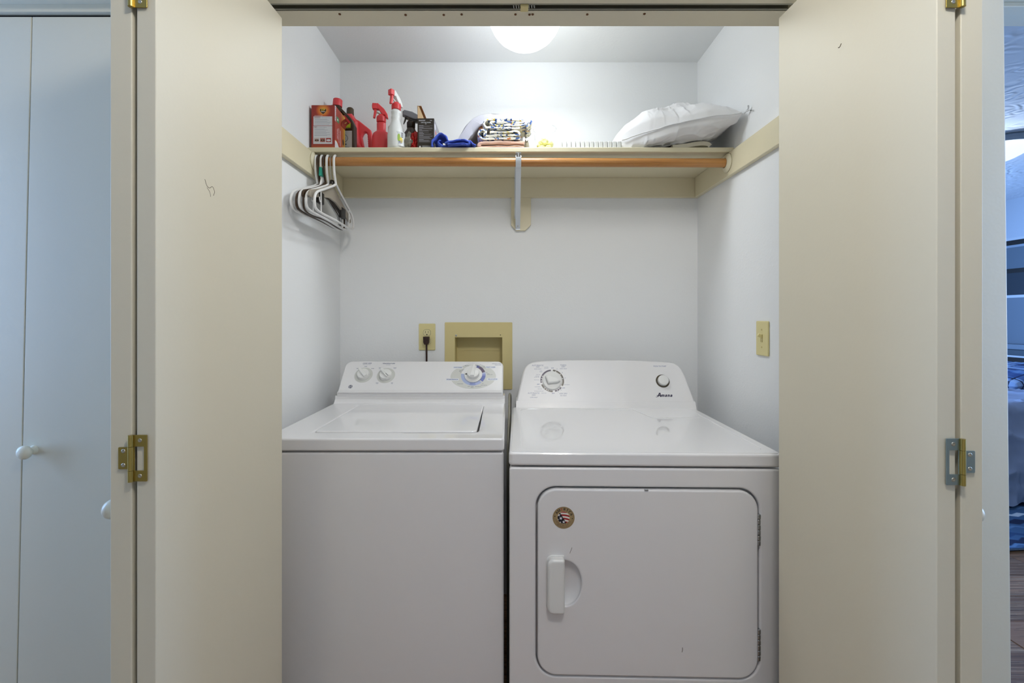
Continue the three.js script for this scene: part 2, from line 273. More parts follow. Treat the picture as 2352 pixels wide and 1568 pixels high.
const rodTex = canvasTex(1024, 256, (g, w, h) => {
  g.fillStyle = '#c48a48'; g.fillRect(0, 0, w, h);
  for (let i = 0; i < 420; i++) { const y = rnd() * h, x = rnd() * w, l = 80 + rnd() * 420; g.strokeStyle = ['rgba(110,60,20,.28)', 'rgba(205,150,90,.28)', 'rgba(150,92,42,.3)', 'rgba(120,62,24,.2)'][i % 4]; g.lineWidth = 0.6 + rnd() * 2.4; g.beginPath(); g.moveTo(x, y); g.bezierCurveTo(x + l * 0.3, y + (rnd() - 0.5) * 10, x + l * 0.6, y + (rnd() - 0.5) * 10, x + l, y + (rnd() - 0.5) * 6); g.stroke(); }
  for (let i = 0; i < 5; i++) { const x = rnd() * w, y = rnd() * h; for (let k = 1; k < 5; k++) { g.strokeStyle = 'rgba(95,48,16,.3)'; g.lineWidth = 1.4; g.beginPath(); g.ellipse(x, y, k * 16, k * 3.5, 0, 0, 7); g.stroke(); } }
});
rodTex.wrapS = rodTex.wrapT = THREE.RepeatWrapping;
{
  const t = thing('closet_rod', 'varnished wooden clothes rod spanning the closet below the shelf', 'clothes rod', [0, RODY, RODZ]);
  const g = new THREE.CylinderGeometry(0.0168, 0.0168, CR - CL - 0.04, 40, 1); const uv = g.attributes.uv; for (let i = 0; i < uv.count; i++) uv.setXY(i, uv.getY(i) * 2, uv.getX(i));
  obj('rod', at(g, (CL + CR) / 2, 0, 0, 0, 0, Math.PI / 2 - 0.0035), phys('#ffffff', 0.38, { map: rodTex, clearcoat: 0.3, clearcoatRoughness: 0.25 }), t);
  const flange = () => lathe([[0, 0], [0.036, 0], [0.0362, 0.003], [0.033, 0.006], [0.025, 0.0095], [0.021, 0.012], [0.0172, 0.012], [0.0172, 0.003], [0, 0.003]], 36);
  obj('rod_socket', at(flange(), CL + 0.019, 0.003, 0, 0, 0, -Math.PI / 2), std('#e3dcc0', 0.4), t);
  obj('rod_socket', at(flange(), CR - 0.019, -0.003, 0, 0, 0, Math.PI / 2), std('#e3dcc0', 0.4), t);
}
{
  const t = thing('shelf_bracket', 'grey metal bracket bracing the shelf and rod at the middle', 'bracket', [0.0, 0, 0]);
  // strut: channel from the rod hook down to the block
  const a = V3(0.0415, 1.885, -1.742), b = V3(0.046, 1.676, -2.064), L = a.distanceTo(b);
  const g = join([box(-0.0105, 0.0105, 0, L, 0, 0.0022), box(-0.0105, -0.0085, 0, L, -0.008, 0), box(0.0085, 0.0105, 0, L, -0.008, 0)]);
  const m = new THREE.Matrix4(), y = a.clone().sub(b).normalize(), x = V3(1, 0, 0), z = x.clone().cross(y).normalize(); x.copy(y).cross(z); m.makeBasis(x, y, z).setPosition(b); g.applyMatrix4(m);
  obj('strut', g, M.bracket, t);
  obj('foot_tab', rbox(0.0355, 0.0565, 1.668, 1.71, -2.071, -2.067, 0.001), M.bracket, t);
  obj('rod_hook', ribbon([[-0.023, 0.013], [-0.0205, -0.002], [-0.013, -0.0165], [0, -0.0215], [0.014, -0.0165], [0.0215, -0.002], [0.0215, 0.012]], 0.0022, 0.021, 40).rotateY(Math.PI / 2).translate(0.031, RODY, RODZ), M.bracket, t);
  obj('shelf_arm', [box(0.031, 0.052, ST - 0.0207, ST - 0.0187, -2.07, -1.752), box(0.031, 0.052, 1.72, ST - 0.0207, -2.071, -2.069), box(0.0405, 0.0425, 1.89, ST - 0.0207, -1.79, -1.752)], M.bracket, t);
  for (const [sx, sy, sz] of [[0.0458, 1.684, -2.0505], [0.042, 1.858, -1.7815]]) obj('screw', at(lathe([[0, 0.002], [0.003, 0.0018], [0.0042, 0]], 16), sx, sy, sz, Math.PI / 2), M.screw, t);
}

// ---------------------------------------------------------------- outlet, switch, washer box, cords
{
  const t = thing('wall_outlet', 'ivory duplex outlet plate on the back wall above the washer', 'outlet', [-0.1865 - 0.1865 + 0.0035 + 0.0, 1.181, BACK]);
  const plate = roundRect(-0.038, 0.038, -0.061, 0.061, 0.004);
  obj('cover_plate', ext(plate, 0.006, 0.0028), M.ivory, t);
  for (const y of [0.0195, -0.0195]) {
    const f = roundRect(-0.0168, 0.0168, y - 0.0145, y + 0.0145, 0.0125), r = obj('receptacle', ext(f, 0.0018, 0.0006).translate(0, 0, 0.0056), phys('#e6dba8', 0.4), t);
    obj('slot', [box(-0.0072, -0.0056, y - 0.001, y + 0.008, 0.0072, 0.0077), box(0.0056, 0.0072, y, y + 0.007, 0.0072, 0.0077), at(new THREE.CylinderGeometry(0.0027, 0.0027, 0.0005, 14), 0, y - 0.0085, 0.0075, Math.PI / 2)], M.dark, t);
    const ro = roundRect(-0.0176, 0.0176, y - 0.0153, y + 0.0153, 0.0132); ro.holes.push(roundRect(-0.0168, 0.0168, y - 0.0145, y + 0.0145, 0.0125, THREE.Path)); obj('groove', ext(ro, 0.0003).translate(0, 0, 0.0059), M.dark, t);
  }
  obj('screw', at(lathe([[0, 0.0012], [0.0026, 0.001], [0.0032, 0]], 14), 0, 0, 0.006, Math.PI / 2), M.ivory, t);
  const c = thing('power_cord', 'dark brown power cord plugged into the ivory outlet behind the washer', 'power cord', [-0.3695, 1.16, BACK]);
  const pl = poly([[-0.0135, 0.019], [0.0135, 0.019], [0.0125, -0.008], [0.008, -0.0165], [-0.008, -0.0165], [-0.012, -0.008]]);
  const p = obj('plug', ext(pl, 0.028, 0.003).translate(0, 0.004, 0.0078), M.brownPlug, c);
  obj('grip_ring', at(new THREE.TorusGeometry(0.0062, 0.0013, 8, 24), 0, -0.0015, 0.036), M.brownPlug, p);
  obj('cable', tube([[0, -0.012, 0.02], [0.0005, -0.03, 0.02], [0.001, -0.08, 0.021], [0, -0.16, 0.02], [0.002, -0.3, 0.02], [0, -0.6, 0.03], [0.05, -1.0, 0.05], [0.1, -1.1565, 0.08]], 0.0042, 80, 10), M.brownPlug, c);
}
{
  const t = thing('light_switch', 'ivory toggle light switch plate on the right closet wall', 'light switch', [CR, 1.199, -1.55], -Math.PI / 2);
  obj('cover_plate', ext(roundRect(-0.0365, 0.0365, -0.059, 0.059, 0.004), 0.0065, 0.003), M.ivory, t);
  obj('toggle_frame', [box(-0.006, -0.0048, -0.0125, 0.0125, 0.006, 0.0074), box(0.0048, 0.006, -0.0125, 0.0125, 0.006, 0.0074), box(-0.006, 0.006, 0.0115, 0.0127, 0.006, 0.0074), box(-0.006, 0.006, -0.0127, -0.0115, 0.006, 0.0074)], M.ivoryDark, t);
  obj('toggle', at(rbox(-0.0042, 0.0042, -0.005, 0.005, 0, 0.018, 0.0018), 0, 0.004, 0.004, -0.5), M.ivory, t);
  for (const y of [0.03, -0.03]) obj('screw', at(lathe([[0, 0.001], [0.0025, 0.0009], [0.0031, 0]], 14), 0, y, 0.0065, Math.PI / 2), M.ivoryDark, t);
}
{
  const t = thing('washer_outlet_box', 'yellowed ivory recessed washer outlet box in the back wall', 'outlet box', [-0.1335, 1.094, BACK]);
  const s = roundRect(-0.155, 0.155, -0.154, 0.154, 0.004); s.holes.push(roundRect(-0.1085, 0.1085, -0.147, 0.085, 0.001, THREE.Path));
  const y = phys('#dfd096', 0.5);
  obj('face_frame', ext(s, 0.004, 0.0015), y, t);
  obj('recess', [box(-0.1095, 0.1095, -0.148, 0.085, -0.088, -0.085), box(-0.1115, -0.1085, -0.148, 0.085, -0.085, 0), box(0.1085, 0.1115, -0.148, 0.085, -0.085, 0), box(-0.1095, 0.1095, 0.084, 0.0865, -0.085, 0), box(-0.1095, 0.1095, -0.149, -0.147, -0.085, 0), box(-0.09, 0.1085, 0.018, 0.0195, -0.086, -0.083)], y, t);
  obj('screw', at(lathe([[0, 0.002], [0.003, 0.0016], [0.0044, 0]], 16), -0.103, 0.094, 0.004, Math.PI / 2), M.steel, t);
  obj('screw_hole', at(new THREE.CylinderGeometry(0.0022, 0.0022, 0.0006, 12), 0.1, 0.096, 0.0041, Math.PI / 2), M.dark, t);
}
tag(obj('dryer_cord', tube([[0.012, 0.02, -2.06], [0.012, 0.5, -2.05], [0.01, 0.8, -2.0], [0.012, 0.93, -1.93], [0.008, 0.955, -1.87], [0.006, 0.9, -1.75], [0.001, 0.8, -1.6], [0.001, 0.5, -1.55], [0.001, 0.012, -1.55]], 0.0045, 90, 8), std('#8c8878', 0.5)), 'grey cord hanging in the narrow gap between washer and dryer', 'cord');

// ---------------------------------------------------------------- washer
function italic(g, text, x, y, size, weight = '', slant = -0.22, align = 'center') { g.save(); g.translate(x, y); g.transform(1, 0, slant, 1, 0, 0); g.font = `${weight} ${size}px sans-serif`; g.textAlign = align; g.fillText(text, 0, 0); g.restore(); }
const upright = (g, text, x, y, size, weight = '', align = 'center') => italic(g, text, x, y, size, weight, 0, align);
function faceMaterial(w, h, x0, y0, tex) { tex.repeat.set(1 / w, 1 / h); tex.offset.set(-x0 / w, -y0 / h); tex.wrapS = tex.wrapT = THREE.ClampToEdgeWrapping; return phys('#ffffff', 0.3, { map: tex, clearcoat: 0.9, clearcoatRoughness: 0.04 }); }
const NAVY = '#3c4468';
const washerPrint = canvasTex(2048, 512, (g) => {
  const S = 2048 / 0.68, X = (u) => (u + 0.34) * S, Y = (v) => 512 - (v + 0.005) * S;
  g.fillStyle = ENAMEL; g.fillRect(0, 0, 2048, 512);
  g.fillStyle = '#cfd0cb'; for (const [u, v] of [[-0.245, 0.0866], [-0.1519, 0.0843]]) { g.beginPath(); g.arc(X(u), Y(v), 0.0375 * S, 0, 7); g.fill(); }
  g.fillStyle = NAVY;
  italic(g, 'LOAD SIZE', X(-0.2426), Y(0.1435), 23, 'bold'); italic(g, 'SUPER CAPACITY PLUS', X(-0.243), Y(0.1385), 10);
  italic(g, 'TEMPERATURE', X(-0.1514), Y(0.1425), 23, 'bold'); italic(g, 'WASH/RINSE', X(-0.1524), Y(0.1375), 10);
  for (const [s, u, v, b] of [['LARGE', -0.2452, 0.1285], ['SMALL', -0.2756, 0.1185], ['SUPER', -0.214, 0.118], ['COOL', -0.1836, 0.1215, 'COLD'], ['WARM', -0.1213, 0.121, 'COLD'], ['COLD', -0.1816, 0.0465, 'COLD'], ['HOT', -0.1206, 0.0465, 'COLD']]) {
    g.fillStyle = NAVY; upright(g, s, X(u), Y(v), 12, 'bold'); if (b) { g.fillStyle = '#8087a5'; upright(g, b, X(u), Y(v) + 11, 10); }
  }
  // round monogram
  g.save(); g.translate(X(-0.2866), Y(0.0301)); g.fillStyle = '#2b3350'; g.beginPath(); g.arc(0, 0, 0.0085 * S, 0, 7); g.fill(); g.strokeStyle = ENAMEL; g.lineWidth = 2.2; g.beginPath(); g.arc(0, 0, 0.0071 * S, 0, 7); g.stroke();
  g.lineWidth = 3; for (let k = 0; k < 4; k++) { g.rotate(Math.PI / 2); g.beginPath(); g.arc(10, -19, 6, 0.4, 4.2); g.stroke(); }
  g.fillStyle = ENAMEL; g.font = 'bold 23px serif'; g.textAlign = 'center'; g.transform(1, 0, -0.3, 1, 0, 0); g.fillText('GE', 1, 8); g.restore();
  // main dial
  const cx = X(0.2097), cy = Y(0.0866);
  g.fillStyle = '#cfd0cb'; g.beginPath(); g.ellipse(cx, Y(0.0797), 0.0938 * S, 0.061 * S, 0, 0, 7); g.fill();
  const seg = (a, b, c, r0 = 0.037, r1 = 0.051) => { g.fillStyle = c; g.beginPath(); g.arc(cx, cy, r1 * S, a * Math.PI / 180, b * Math.PI / 180); g.arc(cx, cy, r0 * S, b * Math.PI / 180, a * Math.PI / 180, true); g.fill(); };
  seg(188, 285, '#e4e4e4'); seg(-75, -60, '#5b64a8'); seg(-60, -18, '#54405f'); seg(-16, -6, '#aab4dc'); seg(-6, 4, '#8591cc'); seg(4, 40, '#5e6cb6'); seg(46, 76, '#a5b0d9'); seg(76, 106, '#8c99cc'); seg(106, 188, '#a3b1d6');
  g.fillStyle = '#2a2540'; for (const a of [-73, -69, -65]) seg(a, a + 1.6, '#2a2540', 0.041, 0.05);
  const pill = (s, u, v, w, under) => { g.fillStyle = '#e4e6ea'; g.beginPath(); g.roundRect(X(u) - w / 2, Y(v) - 17, w, 34, 9); g.fill(); g.fillStyle = '#3f5390'; upright(g, s, X(u), Y(v) + 8, 23, 'bold'); if (under) { g.fillStyle = '#8087a5'; g.fillRect(X(u) - w * 0.3, Y(v) + 13, w * 0.6, 1.6); } };
  pill('COTTONS', 0.1432, 0.1247, 128); pill('EASY CARE', 0.2813, 0.1265, 140, true); pill('POWERWASH', 0.1246, 0.0646, 160); pill('DELICATES', 0.2901, 0.0659, 142, true);
  g.fillStyle = '#55586a';
  for (const [s, u, v, b] of [['PRE-WASH', 0.181, 0.132], ['HEAVY', 0.2215, 0.136], ['MEDIUM', 0.2265, 0.133], ['EXTRA LIGHT', 0.243, 0.126], ['WASH & DRY', 0.249, 0.121], ['LIGHT', 0.165, 0.112], ['MEDIUM', 0.158, 0.1075], ['HEAVY', 0.155, 0.1035], ['OFF', 0.157, 0.098], ['OFF', 0.265, 0.098], ['LIGHT', 0.271, 0.092], ['EXTRA LIGHT', 0.2785, 0.087], ['OFF', 0.2505, 0.0435], ['POWER RINSE', 0.1583, 0.0421], ['HEAVY', 0.195, 0.03], ['EXTRA', 0.208, 0.0295], ['HEAVY', 0.208, 0.025], ['AUTO SOAK 10', 0.2314, 0.0289], ['AUTO SOAK 20', 0.255, 0.0357]]) upright(g, s, X(u), Y(v), 11, 'bold');
  g.strokeStyle = '#8d93a8'; g.lineWidth = 3; g.setLineDash([26, 6, 14, 5]); g.beginPath(); g.ellipse(cx, Y(0.066), 0.072 * S, 0.081 * S, 0, Math.PI * 1.24, Math.PI * 1.76); g.stroke(); g.setLineDash([]);
  g.fillStyle = NAVY; italic(g, 'Pull knob to START', X(0.3245), Y(0.1425), 13, 'bold', -0.22, 'right'); italic(g, 'Push to STOP', X(0.3245), Y(0.136), 13, 'bold', -0.22, 'right');
});
function ridge(len, w, h, back) {                        // tapered finger grip, pointing to +y
  const s = poly([[-w / 2, -back], [w / 2, -back], [w * 0.42, len * 0.75], [w * 0.2, len], [-w * 0.2, len], [-w * 0.42, len * 0.75]]); return ext(s, h, Math.min(0.0022, w * 0.2));
}
{
  const t = thing('washing_machine', 'white top-loading washing machine with three control knobs, left of the dryer', 'washing machine', [-0.352, 0, -1.285]);
  obj('cabinet', rbox(-0.341, 0.341, 0.02, 0.8885, -0.66, -0.006, 0.008, 3), M.enamel, t);
  for (const sx of [-1, 1]) for (const z of [-0.6, -0.07]) obj('foot', at(new THREE.CylinderGeometry(0.02, 0.024, 0.024, 16), sx * 0.29, 0.012, z), M.dark, t);
  // deck: ring around the lid opening over a base slab
  const D = 0.928, hole = [[-0.229, -0.073], [-0.229, -0.473], [-0.209, -0.493], [0.239, -0.493], [0.2585, -0.473], [0.2645, -0.1], [0.26, -0.078], [0.246, -0.068], [0.05, -0.0655], [0.035, -0.0715], [-0.213, -0.0715]];
  const s = roundRect(-0.343, 0.343, 0, 0.56, [0.012, 0.012, 0.008, 0.008]); const p = new THREE.Path(); hole.forEach(([x, z], i) => (i ? p.lineTo(x, -z) : p.moveTo(x, -z))); p.closePath(); s.holes.push(p);
  obj('top_deck', at(ext(s, 0.036, 0.006, { seg: 4 }), 0, D - 0.036, 0, -Math.PI / 2), M.enamel, t);
  obj('deck_step', at(ext(poly([[0.515, D - 0.012], [0.524, D], [0.534, D + 0.0055], [0.541, D + 0.016], [0.5445, D + 0.0285], [0.6, D + 0.0285], [0.6, D - 0.012]]).clone(), 0.682, 0.001), -0.341, 0, 0, 0, Math.PI / 2).scale(1, 1, 1), M.enamel, t);
  const lid = obj('lid', at(ext(roundRect(-0.2255, 0.259, 0.0755, 0.489, [0.012, 0.016, 0.022, 0.02]), 0.0165, 0.0045, { seg: 4 }), 0, D - 0.0145, 0, -Math.PI / 2), M.enamel, t);
  // control console
  const cf = faceMaterial(0.68, 512 / 2048 * 0.68, -0.34, -0.005, washerPrint);
  const c = new THREE.Mesh(ext(roundRect(-0.334, 0.334, -0.004, 0.159, [0.008, 0.008, 0.026, 0.03]), 0.06, 0.007, { seg: 5 }).translate(0, 0, -0.06), [cf, M.enamel]);
  c.name = 'control_console'; c.position.set(0, 0.967, -0.543); c.rotation.x = -0.7268; c.castShadow = c.receiveShadow = true; t.add(c);
  obj('console_base', [rbox(-0.334, 0.334, 0.953, 0.972, -0.62, -0.5425, 0.003), rbox(-0.32, 0.32, 0.95, 1.03, -0.695, -0.63, 0.006)], M.enamel, t);
  obj('console_toe', at(ext(poly([[0, -0.0035], [0, 0.0135], [-0.009, -0.0035]]), 0.652), -0.326, 0, 0, 0, Math.PI / 2, 0), M.enamel, c);
  for (const [u, v, turn] of [[-0.245, 0.0866, 0.72], [-0.1519, 0.0843, 0.78]]) {
    const k = obj('knob', at(lathe([[0.0262, 0], [0.0262, 0.003], [0.0248, 0.006], [0.0238, 0.013], [0.0222, 0.0155], [0, 0.016]], 40), 0, 0, 0, Math.PI / 2), M.plastic, c); k.position.set(u, v, 0);
    const r = obj('finger_grip', at(ridge(0.031, 0.0135, 0.0125, 0.022), 0, 0, 0.011, 0, 0, turn), M.plastic, k);
  }
  obj('pointer_line', at(box(-0.0007, 0.0007, -0.022, -0.006, 0, 0.0006), 0, 0, 0.0237, 0, 0, 0.78), M.dark, c.children[2]);
  const dial = obj('dial', at(lathe([[0.0372, 0], [0.0372, 0.0035], [0.036, 0.005], [0, 0.0052]], 48), 0, 0, 0, Math.PI / 2), M.plastic, c); dial.position.set(0.2097, 0.0866, 0);
  obj('pointer', at(ext(poly([[0, -0.004], [0, 0.004], [-0.008, 0]]), 0.0006), -0.0268, 0.002, 0.0052), M.dark, dial);
  obj('dial_knob', [at(lathe([[0.0255, 0.005], [0.025, 0.02], [0.0235, 0.0235], [0, 0.0245]], 40), 0, 0, 0, Math.PI / 2), at(ridge(0.034, 0.016, 0.014, 0.022), 0, 0, 0.018, 0, 0, -0.12)], M.plastic, dial);
}
// ---------------------------------------------------------------- dryer
const dryerPrint = canvasTex(2048, 576, (g) => {
  const S = 2048 / 0.74, X = (u) => (u - 0.0095 + 0.37) * S, Y = (v) => 576 - (v + 0.008) * S, cx = X(-0.2025), cy = Y(0.0971);
  g.fillStyle = ENAMEL; g.fillRect(0, 0, 2048, 576);
  const arc = (a, b, c, r0 = 0.0425, r1 = 0.0492) => { g.fillStyle = c; g.beginPath(); g.arc(cx, cy, r1 * S, a * Math.PI / 180, b * Math.PI / 180); g.arc(cx, cy, r0 * S, b * Math.PI / 180, a * Math.PI / 180, true); g.fill(); };
  const OLIVE = '#4b4130', PLUM = '#43374d';
  arc(-84, 28, OLIVE); arc(39, 77, PLUM); arc(89, 159, OLIVE); arc(169, 265, PLUM);
  const notch = (a, r0 = 0.042, r1 = 0.0475) => arc(a - 1.7, a + 1.7, ENAMEL, r0, r1);
  for (const a of [-68, -39, -13, 52, 64, 113, 122, 135, 178, 192, 206]) notch(a);
  g.fillStyle = '#6d7290';
  for (const [s, u, v, z] of [['AUTOMATIC', -0.2605, 0.1615, 25], ['DRY', -0.2605, 0.154, 25], ['HIGH HEAT', -0.261, 0.1465, 17], ['TIMED', -0.1534, 0.163, 25], ['DRY', -0.1534, 0.1555, 25], ['HIGH HEAT', -0.1536, 0.148, 17], ['AUTOMATIC', -0.2794, 0.04, 25], ['DRY', -0.2794, 0.0317, 25], ['LOW HEAT', -0.2798, 0.0233, 18], ['AIR DRY', -0.1584, 0.0387, 25], ['NO HEAT', -0.1582, 0.0313, 18]]) upright(g, s, X(u), Y(v), z);
  g.fillStyle = '#4a5488'; for (const [u, v] of [[-0.1993, 0.1507], [-0.2608, 0.079], [-0.2001, 0.041], [-0.1564, 0.0637]]) italic(g, 'OFF', X(u), Y(v), 17, 'bold', -0.15);
  g.fillStyle = '#80849a';
  for (const [s, u, v] of [['wrinkle', -0.225, 0.1555], ['prevent', -0.225, 0.1505], ['cool', -0.2483, 0.139], ['down', -0.2483, 0.1345], ['less dry', -0.2599, 0.1217], ['energy', -0.264, 0.1155], ['preferred', -0.2665, 0.1105], ['more dry', -0.2676, 0.099], ['cool down', -0.264, 0.069], ['less dry', -0.2544, 0.0599], ['energy preferred', -0.259, 0.0505], ['more dry', -0.2385, 0.0423], ['cool down', -0.1427, 0.0784], ['60', -0.1805, 0.1465], ['40', -0.1593, 0.1307], ['20', -0.1484, 0.1077], ['20', -0.1674, 0.0552], ['10', -0.1798, 0.0476]]) italic(g, s, X(u), Y(v), 14, '', -0.12);
  g.fillStyle = '#5d6291'; upright(g, 'PUSH TO START', X(0.251), Y(0.1595), 21);
  g.fillStyle = '#262040'; g.save(); g.translate(X(0.2529), Y(0.0305)); g.transform(1, 0, -0.28, 1, 0, 0); g.font = 'bold 62px sans-serif'; g.textAlign = 'left'; g.strokeStyle = '#262040'; g.lineWidth = 3.5; g.fillText('A', -84, 0); g.strokeText('A', -84, 0); g.font = 'bold 42px sans-serif'; let x = -44; for (const ch of 'mana') { g.fillText(ch, x, 0); g.strokeText(ch, x, 0); x += g.measureText(ch).width + 4; } g.fillRect(-94, -17, 62, 6); g.fillRect(-100, 0, 16, 5); g.restore();
});
const sticker = canvasTex(512, 512, (g) => {
  g.translate(256, 256); g.fillStyle = '#a08a64'; g.beginPath(); g.arc(0, 0, 256, 0, 7); g.fill();
  const grain = g.createRadialGradient(0, 0, 100, 0, 0, 256); grain.addColorStop(0, '#b39b70'); grain.addColorStop(1, '#8f7a58'); g.fillStyle = grain; g.beginPath(); g.arc(0, 0, 250, 0, 7); g.fill();
  g.rotate(0.11);
  g.save(); g.beginPath(); g.arc(0, 0, 140, 0, 7); g.clip(); g.fillStyle = '#e6e2da'; g.fillRect(-150, -150, 300, 300);
  g.fillStyle = '#9e1418'; for (let k = 0; k < 4; k++) { g.beginPath(); const y = -150 + k * 78; g.moveTo(-150, y + 20); g.quadraticCurveTo(30, y - 28, 150, y + 12); g.lineTo(150, y + 50); g.quadraticCurveTo(30, y + 10, -150, y + 58); g.fill(); }
  g.fillStyle = '#0e0c18'; g.beginPath(); g.moveTo(-150, -150); g.lineTo(-105, -120); g.lineTo(95, 140); g.lineTo(-150, 150); g.fill();
  const star = (x, y, r) => { g.fillStyle = '#e2e0e6'; g.beginPath(); for (let i = 0; i < 10; i++) { const a = i * Math.PI / 5 - Math.PI / 2, q = i % 2 ? r * 0.42 : r; g.lineTo(x + q * Math.cos(a), y + q * Math.sin(a)); } g.fill(); };
  star(-62, 22, 44); star(14, 98, 40); star(-120, -50, 44); star(-128, 62, 26); star(-64, 118, 26); g.restore();
  const arcText = (s, r, a0, a1, font, color, flip) => { g.font = font; g.textAlign = 'center'; [...s].forEach((ch, i) => { const a = a0 + (a1 - a0) * i / (s.length - 1); g.save(); g.rotate(a); g.translate(0, flip ? r : -r); g.fillStyle = typeof color === 'function' ? color(i) : color; g.fillText(ch, 0, 0); g.restore(); }); };
  arcText('AMERICA', 165, -1.05, 1.05, 'bold 84px sans-serif', (i) => (i === 2 ? '#a8352c' : '#100c14'));
  g.fillStyle = '#a08a64'; g.save(); g.rotate(-0.35); g.fillRect(-24, -207, 48, 6); g.fillRect(-24, -189, 48, 6); g.restore();
  g.fillStyle = '#1c1410'; g.beginPath(); g.arc(-203, -8, 12, 0, 7); g.arc(203, -4, 12, 0, 7); g.fill();
  arcText('DESIGNED ENGINEERED AND ASSEMBLED', 172, 1.15, -1.15, 'bold 21px sans-serif', '#4a2a20', true); arcText('BY HARD WORKING PEOPLE IN THE U.S.A.', 196, 1.2, -1.2, 'bold 21px sans-serif', '#4a2a20', true); arcText('AND IMPORTED PARTS', 222, 0.62, -0.62, 'bold 19px sans-serif', '#4a2a20', true); arcText('U.S.A.', 244, 0.22, -0.22, '16px sans-serif', '#5e4a2c', true);
});
{
  const t = thing('clothes_dryer', 'white front-loading clothes dryer with one dial and a round sticker, right of the washer', 'clothes dryer', [0.3805, 0, -1.581], -0.0244);
  const F = 0.35;
  obj('cabinet', rbox(-0.366, 0.366, 0.02, 0.8625, -0.36, F - 0.025, 0.006), M.enamel, t);
  for (const sx of [-1, 1]) for (const z of [-0.3, 0.28]) obj('foot', at(new THREE.CylinderGeometry(0.02, 0.024, 0.024, 16), sx * 0.31, 0.012, z), M.dark, t);
  const dx0 = -0.2926, dx1 = 0.3022, dy0 = 0.2985, dy1 = 0.807, R = 0.052;
  const fp = roundRect(-0.3675, 0.3675, 0.02, 0.862, 0.008); fp.holes.push(roundRect(dx0 - 0.003, dx1 + 0.003, dy0 - 0.003, dy1 + 0.003, R + 0.003, THREE.Path));
  obj('front_panel', ext(fp, 0.026, 0.006, { seg: 4, curve: 24 }).translate(0, 0, F - 0.026), M.enamel, t);
  // top with a shallow tray and a lint hatch
  const T = 0.905, tr = roundRect(-0.3625, 0.3625, 0.0065, 0.614, [0.009, 0.009, 0.008, 0.008]); tr.holes.push(roundRect(-0.335, 0.335, 0.03, 0.585, 0.03, THREE.Path));
  obj('top_panel', [at(ext(roundRect(-0.369, 0.369, 0, 0.62, [0.012, 0.012, 0.008, 0.008]), 0.0365, 0.007, { seg: 4 }), 0, 0.8665, F + 0.002, -Math.PI / 2), at(ext(tr, 0.005, 0.0018, { seg: 3 }), 0, T - 0.005, F + 0.002, -Math.PI / 2)], M.enamel, t);
  const lh = obj('lint_hatch', at(ext(poly([[0.145, 0.443], [0.107, 0.598], [0.355, 0.598], [0.32, 0.443]]), 0.004, 0.0012), 0, T - 0.0042, F + 0.002, -Math.PI / 2), M.enamel, t);
  // door
  const ds = roundRect(dx0 + 0.0018, dx1 - 0.0018, dy0 + 0.0018, dy1 - 0.0018, R), hx = -0.2185, hy = 0.5505;
  const rec = new THREE.Path(); rec.absellipse(hx, hy, 0.046, 0.061, 0, Math.PI * 2, false, 0); ds.holes.push(rec);
  const door = obj('door', ext(ds, 0.02, 0.0055, { seg: 5, curve: 28 }).translate(0, 0, F - 0.0155), M.enamel, t);
  const bowl = new THREE.SphereGeometry(1, 40, 20, 0, Math.PI * 2, 0, Math.PI / 2); const bi = bowl.index.array; for (let k = 0; k < bi.length; k += 3) [bi[k + 1], bi[k + 2]] = [bi[k + 2], bi[k + 1]];
  bowl.attributes.normal.array.forEach((v, i, a) => { a[i] = -v; });
  obj('recess', at(at(bowl, 0, 0, 0, -Math.PI / 2).scale(0.047, 0.062, 0.02), hx, hy, F + 0.003), M.enamel, door);
  obj('handle', [at(ext(roundRect(-0.0495, 0, -0.0768, 0.0768, [0.018, 0.003, 0.003, 0.018]), 0.004, 0.0015), hx, hy, F + 0.0035), at(ext(roundRect(-0.0465, 0, -0.0735, 0.0735, [0.0175, 0.008, 0.008, 0.0175]), 0.03, 0.0078, { seg: 5 }), hx, hy, F - 0.004)], M.plastic, door);
  const st = obj('sticker', at(new THREE.CircleGeometry(0.0297, 64), -0.2205, 0.7285, F + 0.0051), std('#ffffff', 0.4, { map: sticker }), door); st.userData.label = 'round gold sticker with a flag and the word AMERICA';
  scuff(door, [[-0.2035, 0.632, F + 0.0046], [-0.2, 0.642, F + 0.0046], [-0.1975, 0.648, F + 0.0046]], 0.0005); scuff(door, [[0.097, 0.37, F + 0.0046], [0.0985, 0.376, F + 0.0046], [0.0985, 0.383, F + 0.0046]], 0.0007);
  obj('catch', rbox(-0.003, 0.007, dy1 - 0.004, dy1 + 0.001, F + 0.002, F + 0.007, 0.001), M.steel, door);
  for (const y of [0.7005, 0.392]) {
    const h = new THREE.Group(); h.name = 'hinge'; h.position.set(dx1 + 0.0005, y, F + 0.0015); t.add(h);
    for (let k = 0; k < 6; k++) obj('knuckle', at(rbox(-0.0038, 0.0038, 0.0003, 0.0137, -0.004, 0.0042, 0.0022), (k % 2) * 0.0003, -0.043 + k * 0.0143, 0), M.steel, h);
  }
  // control console
  const cs = new THREE.Shape(); cs.moveTo(-0.3637, 0); cs.lineTo(0.3637, 0); cs.lineTo(0.3405, 0.118); cs.bezierCurveTo(0.333, 0.152, 0.322, 0.1765, 0.288, 0.1815); cs.quadraticCurveTo(0.15, 0.1925, -0.03, 0.1925); cs.quadraticCurveTo(-0.17, 0.192, -0.268, 0.1855); cs.bezierCurveTo(-0.316, 0.18, -0.329, 0.158, -0.337, 0.12); cs.closePath();
  const cf = faceMaterial(0.74, 576 / 2048 * 0.74, -0.37, -0.008, dryerPrint);
  const c = new THREE.Mesh(ext(cs, 0.06, 0.009, { seg: 6, curve: 24 }).translate(0, 0, -0.06), [cf, M.enamel]);
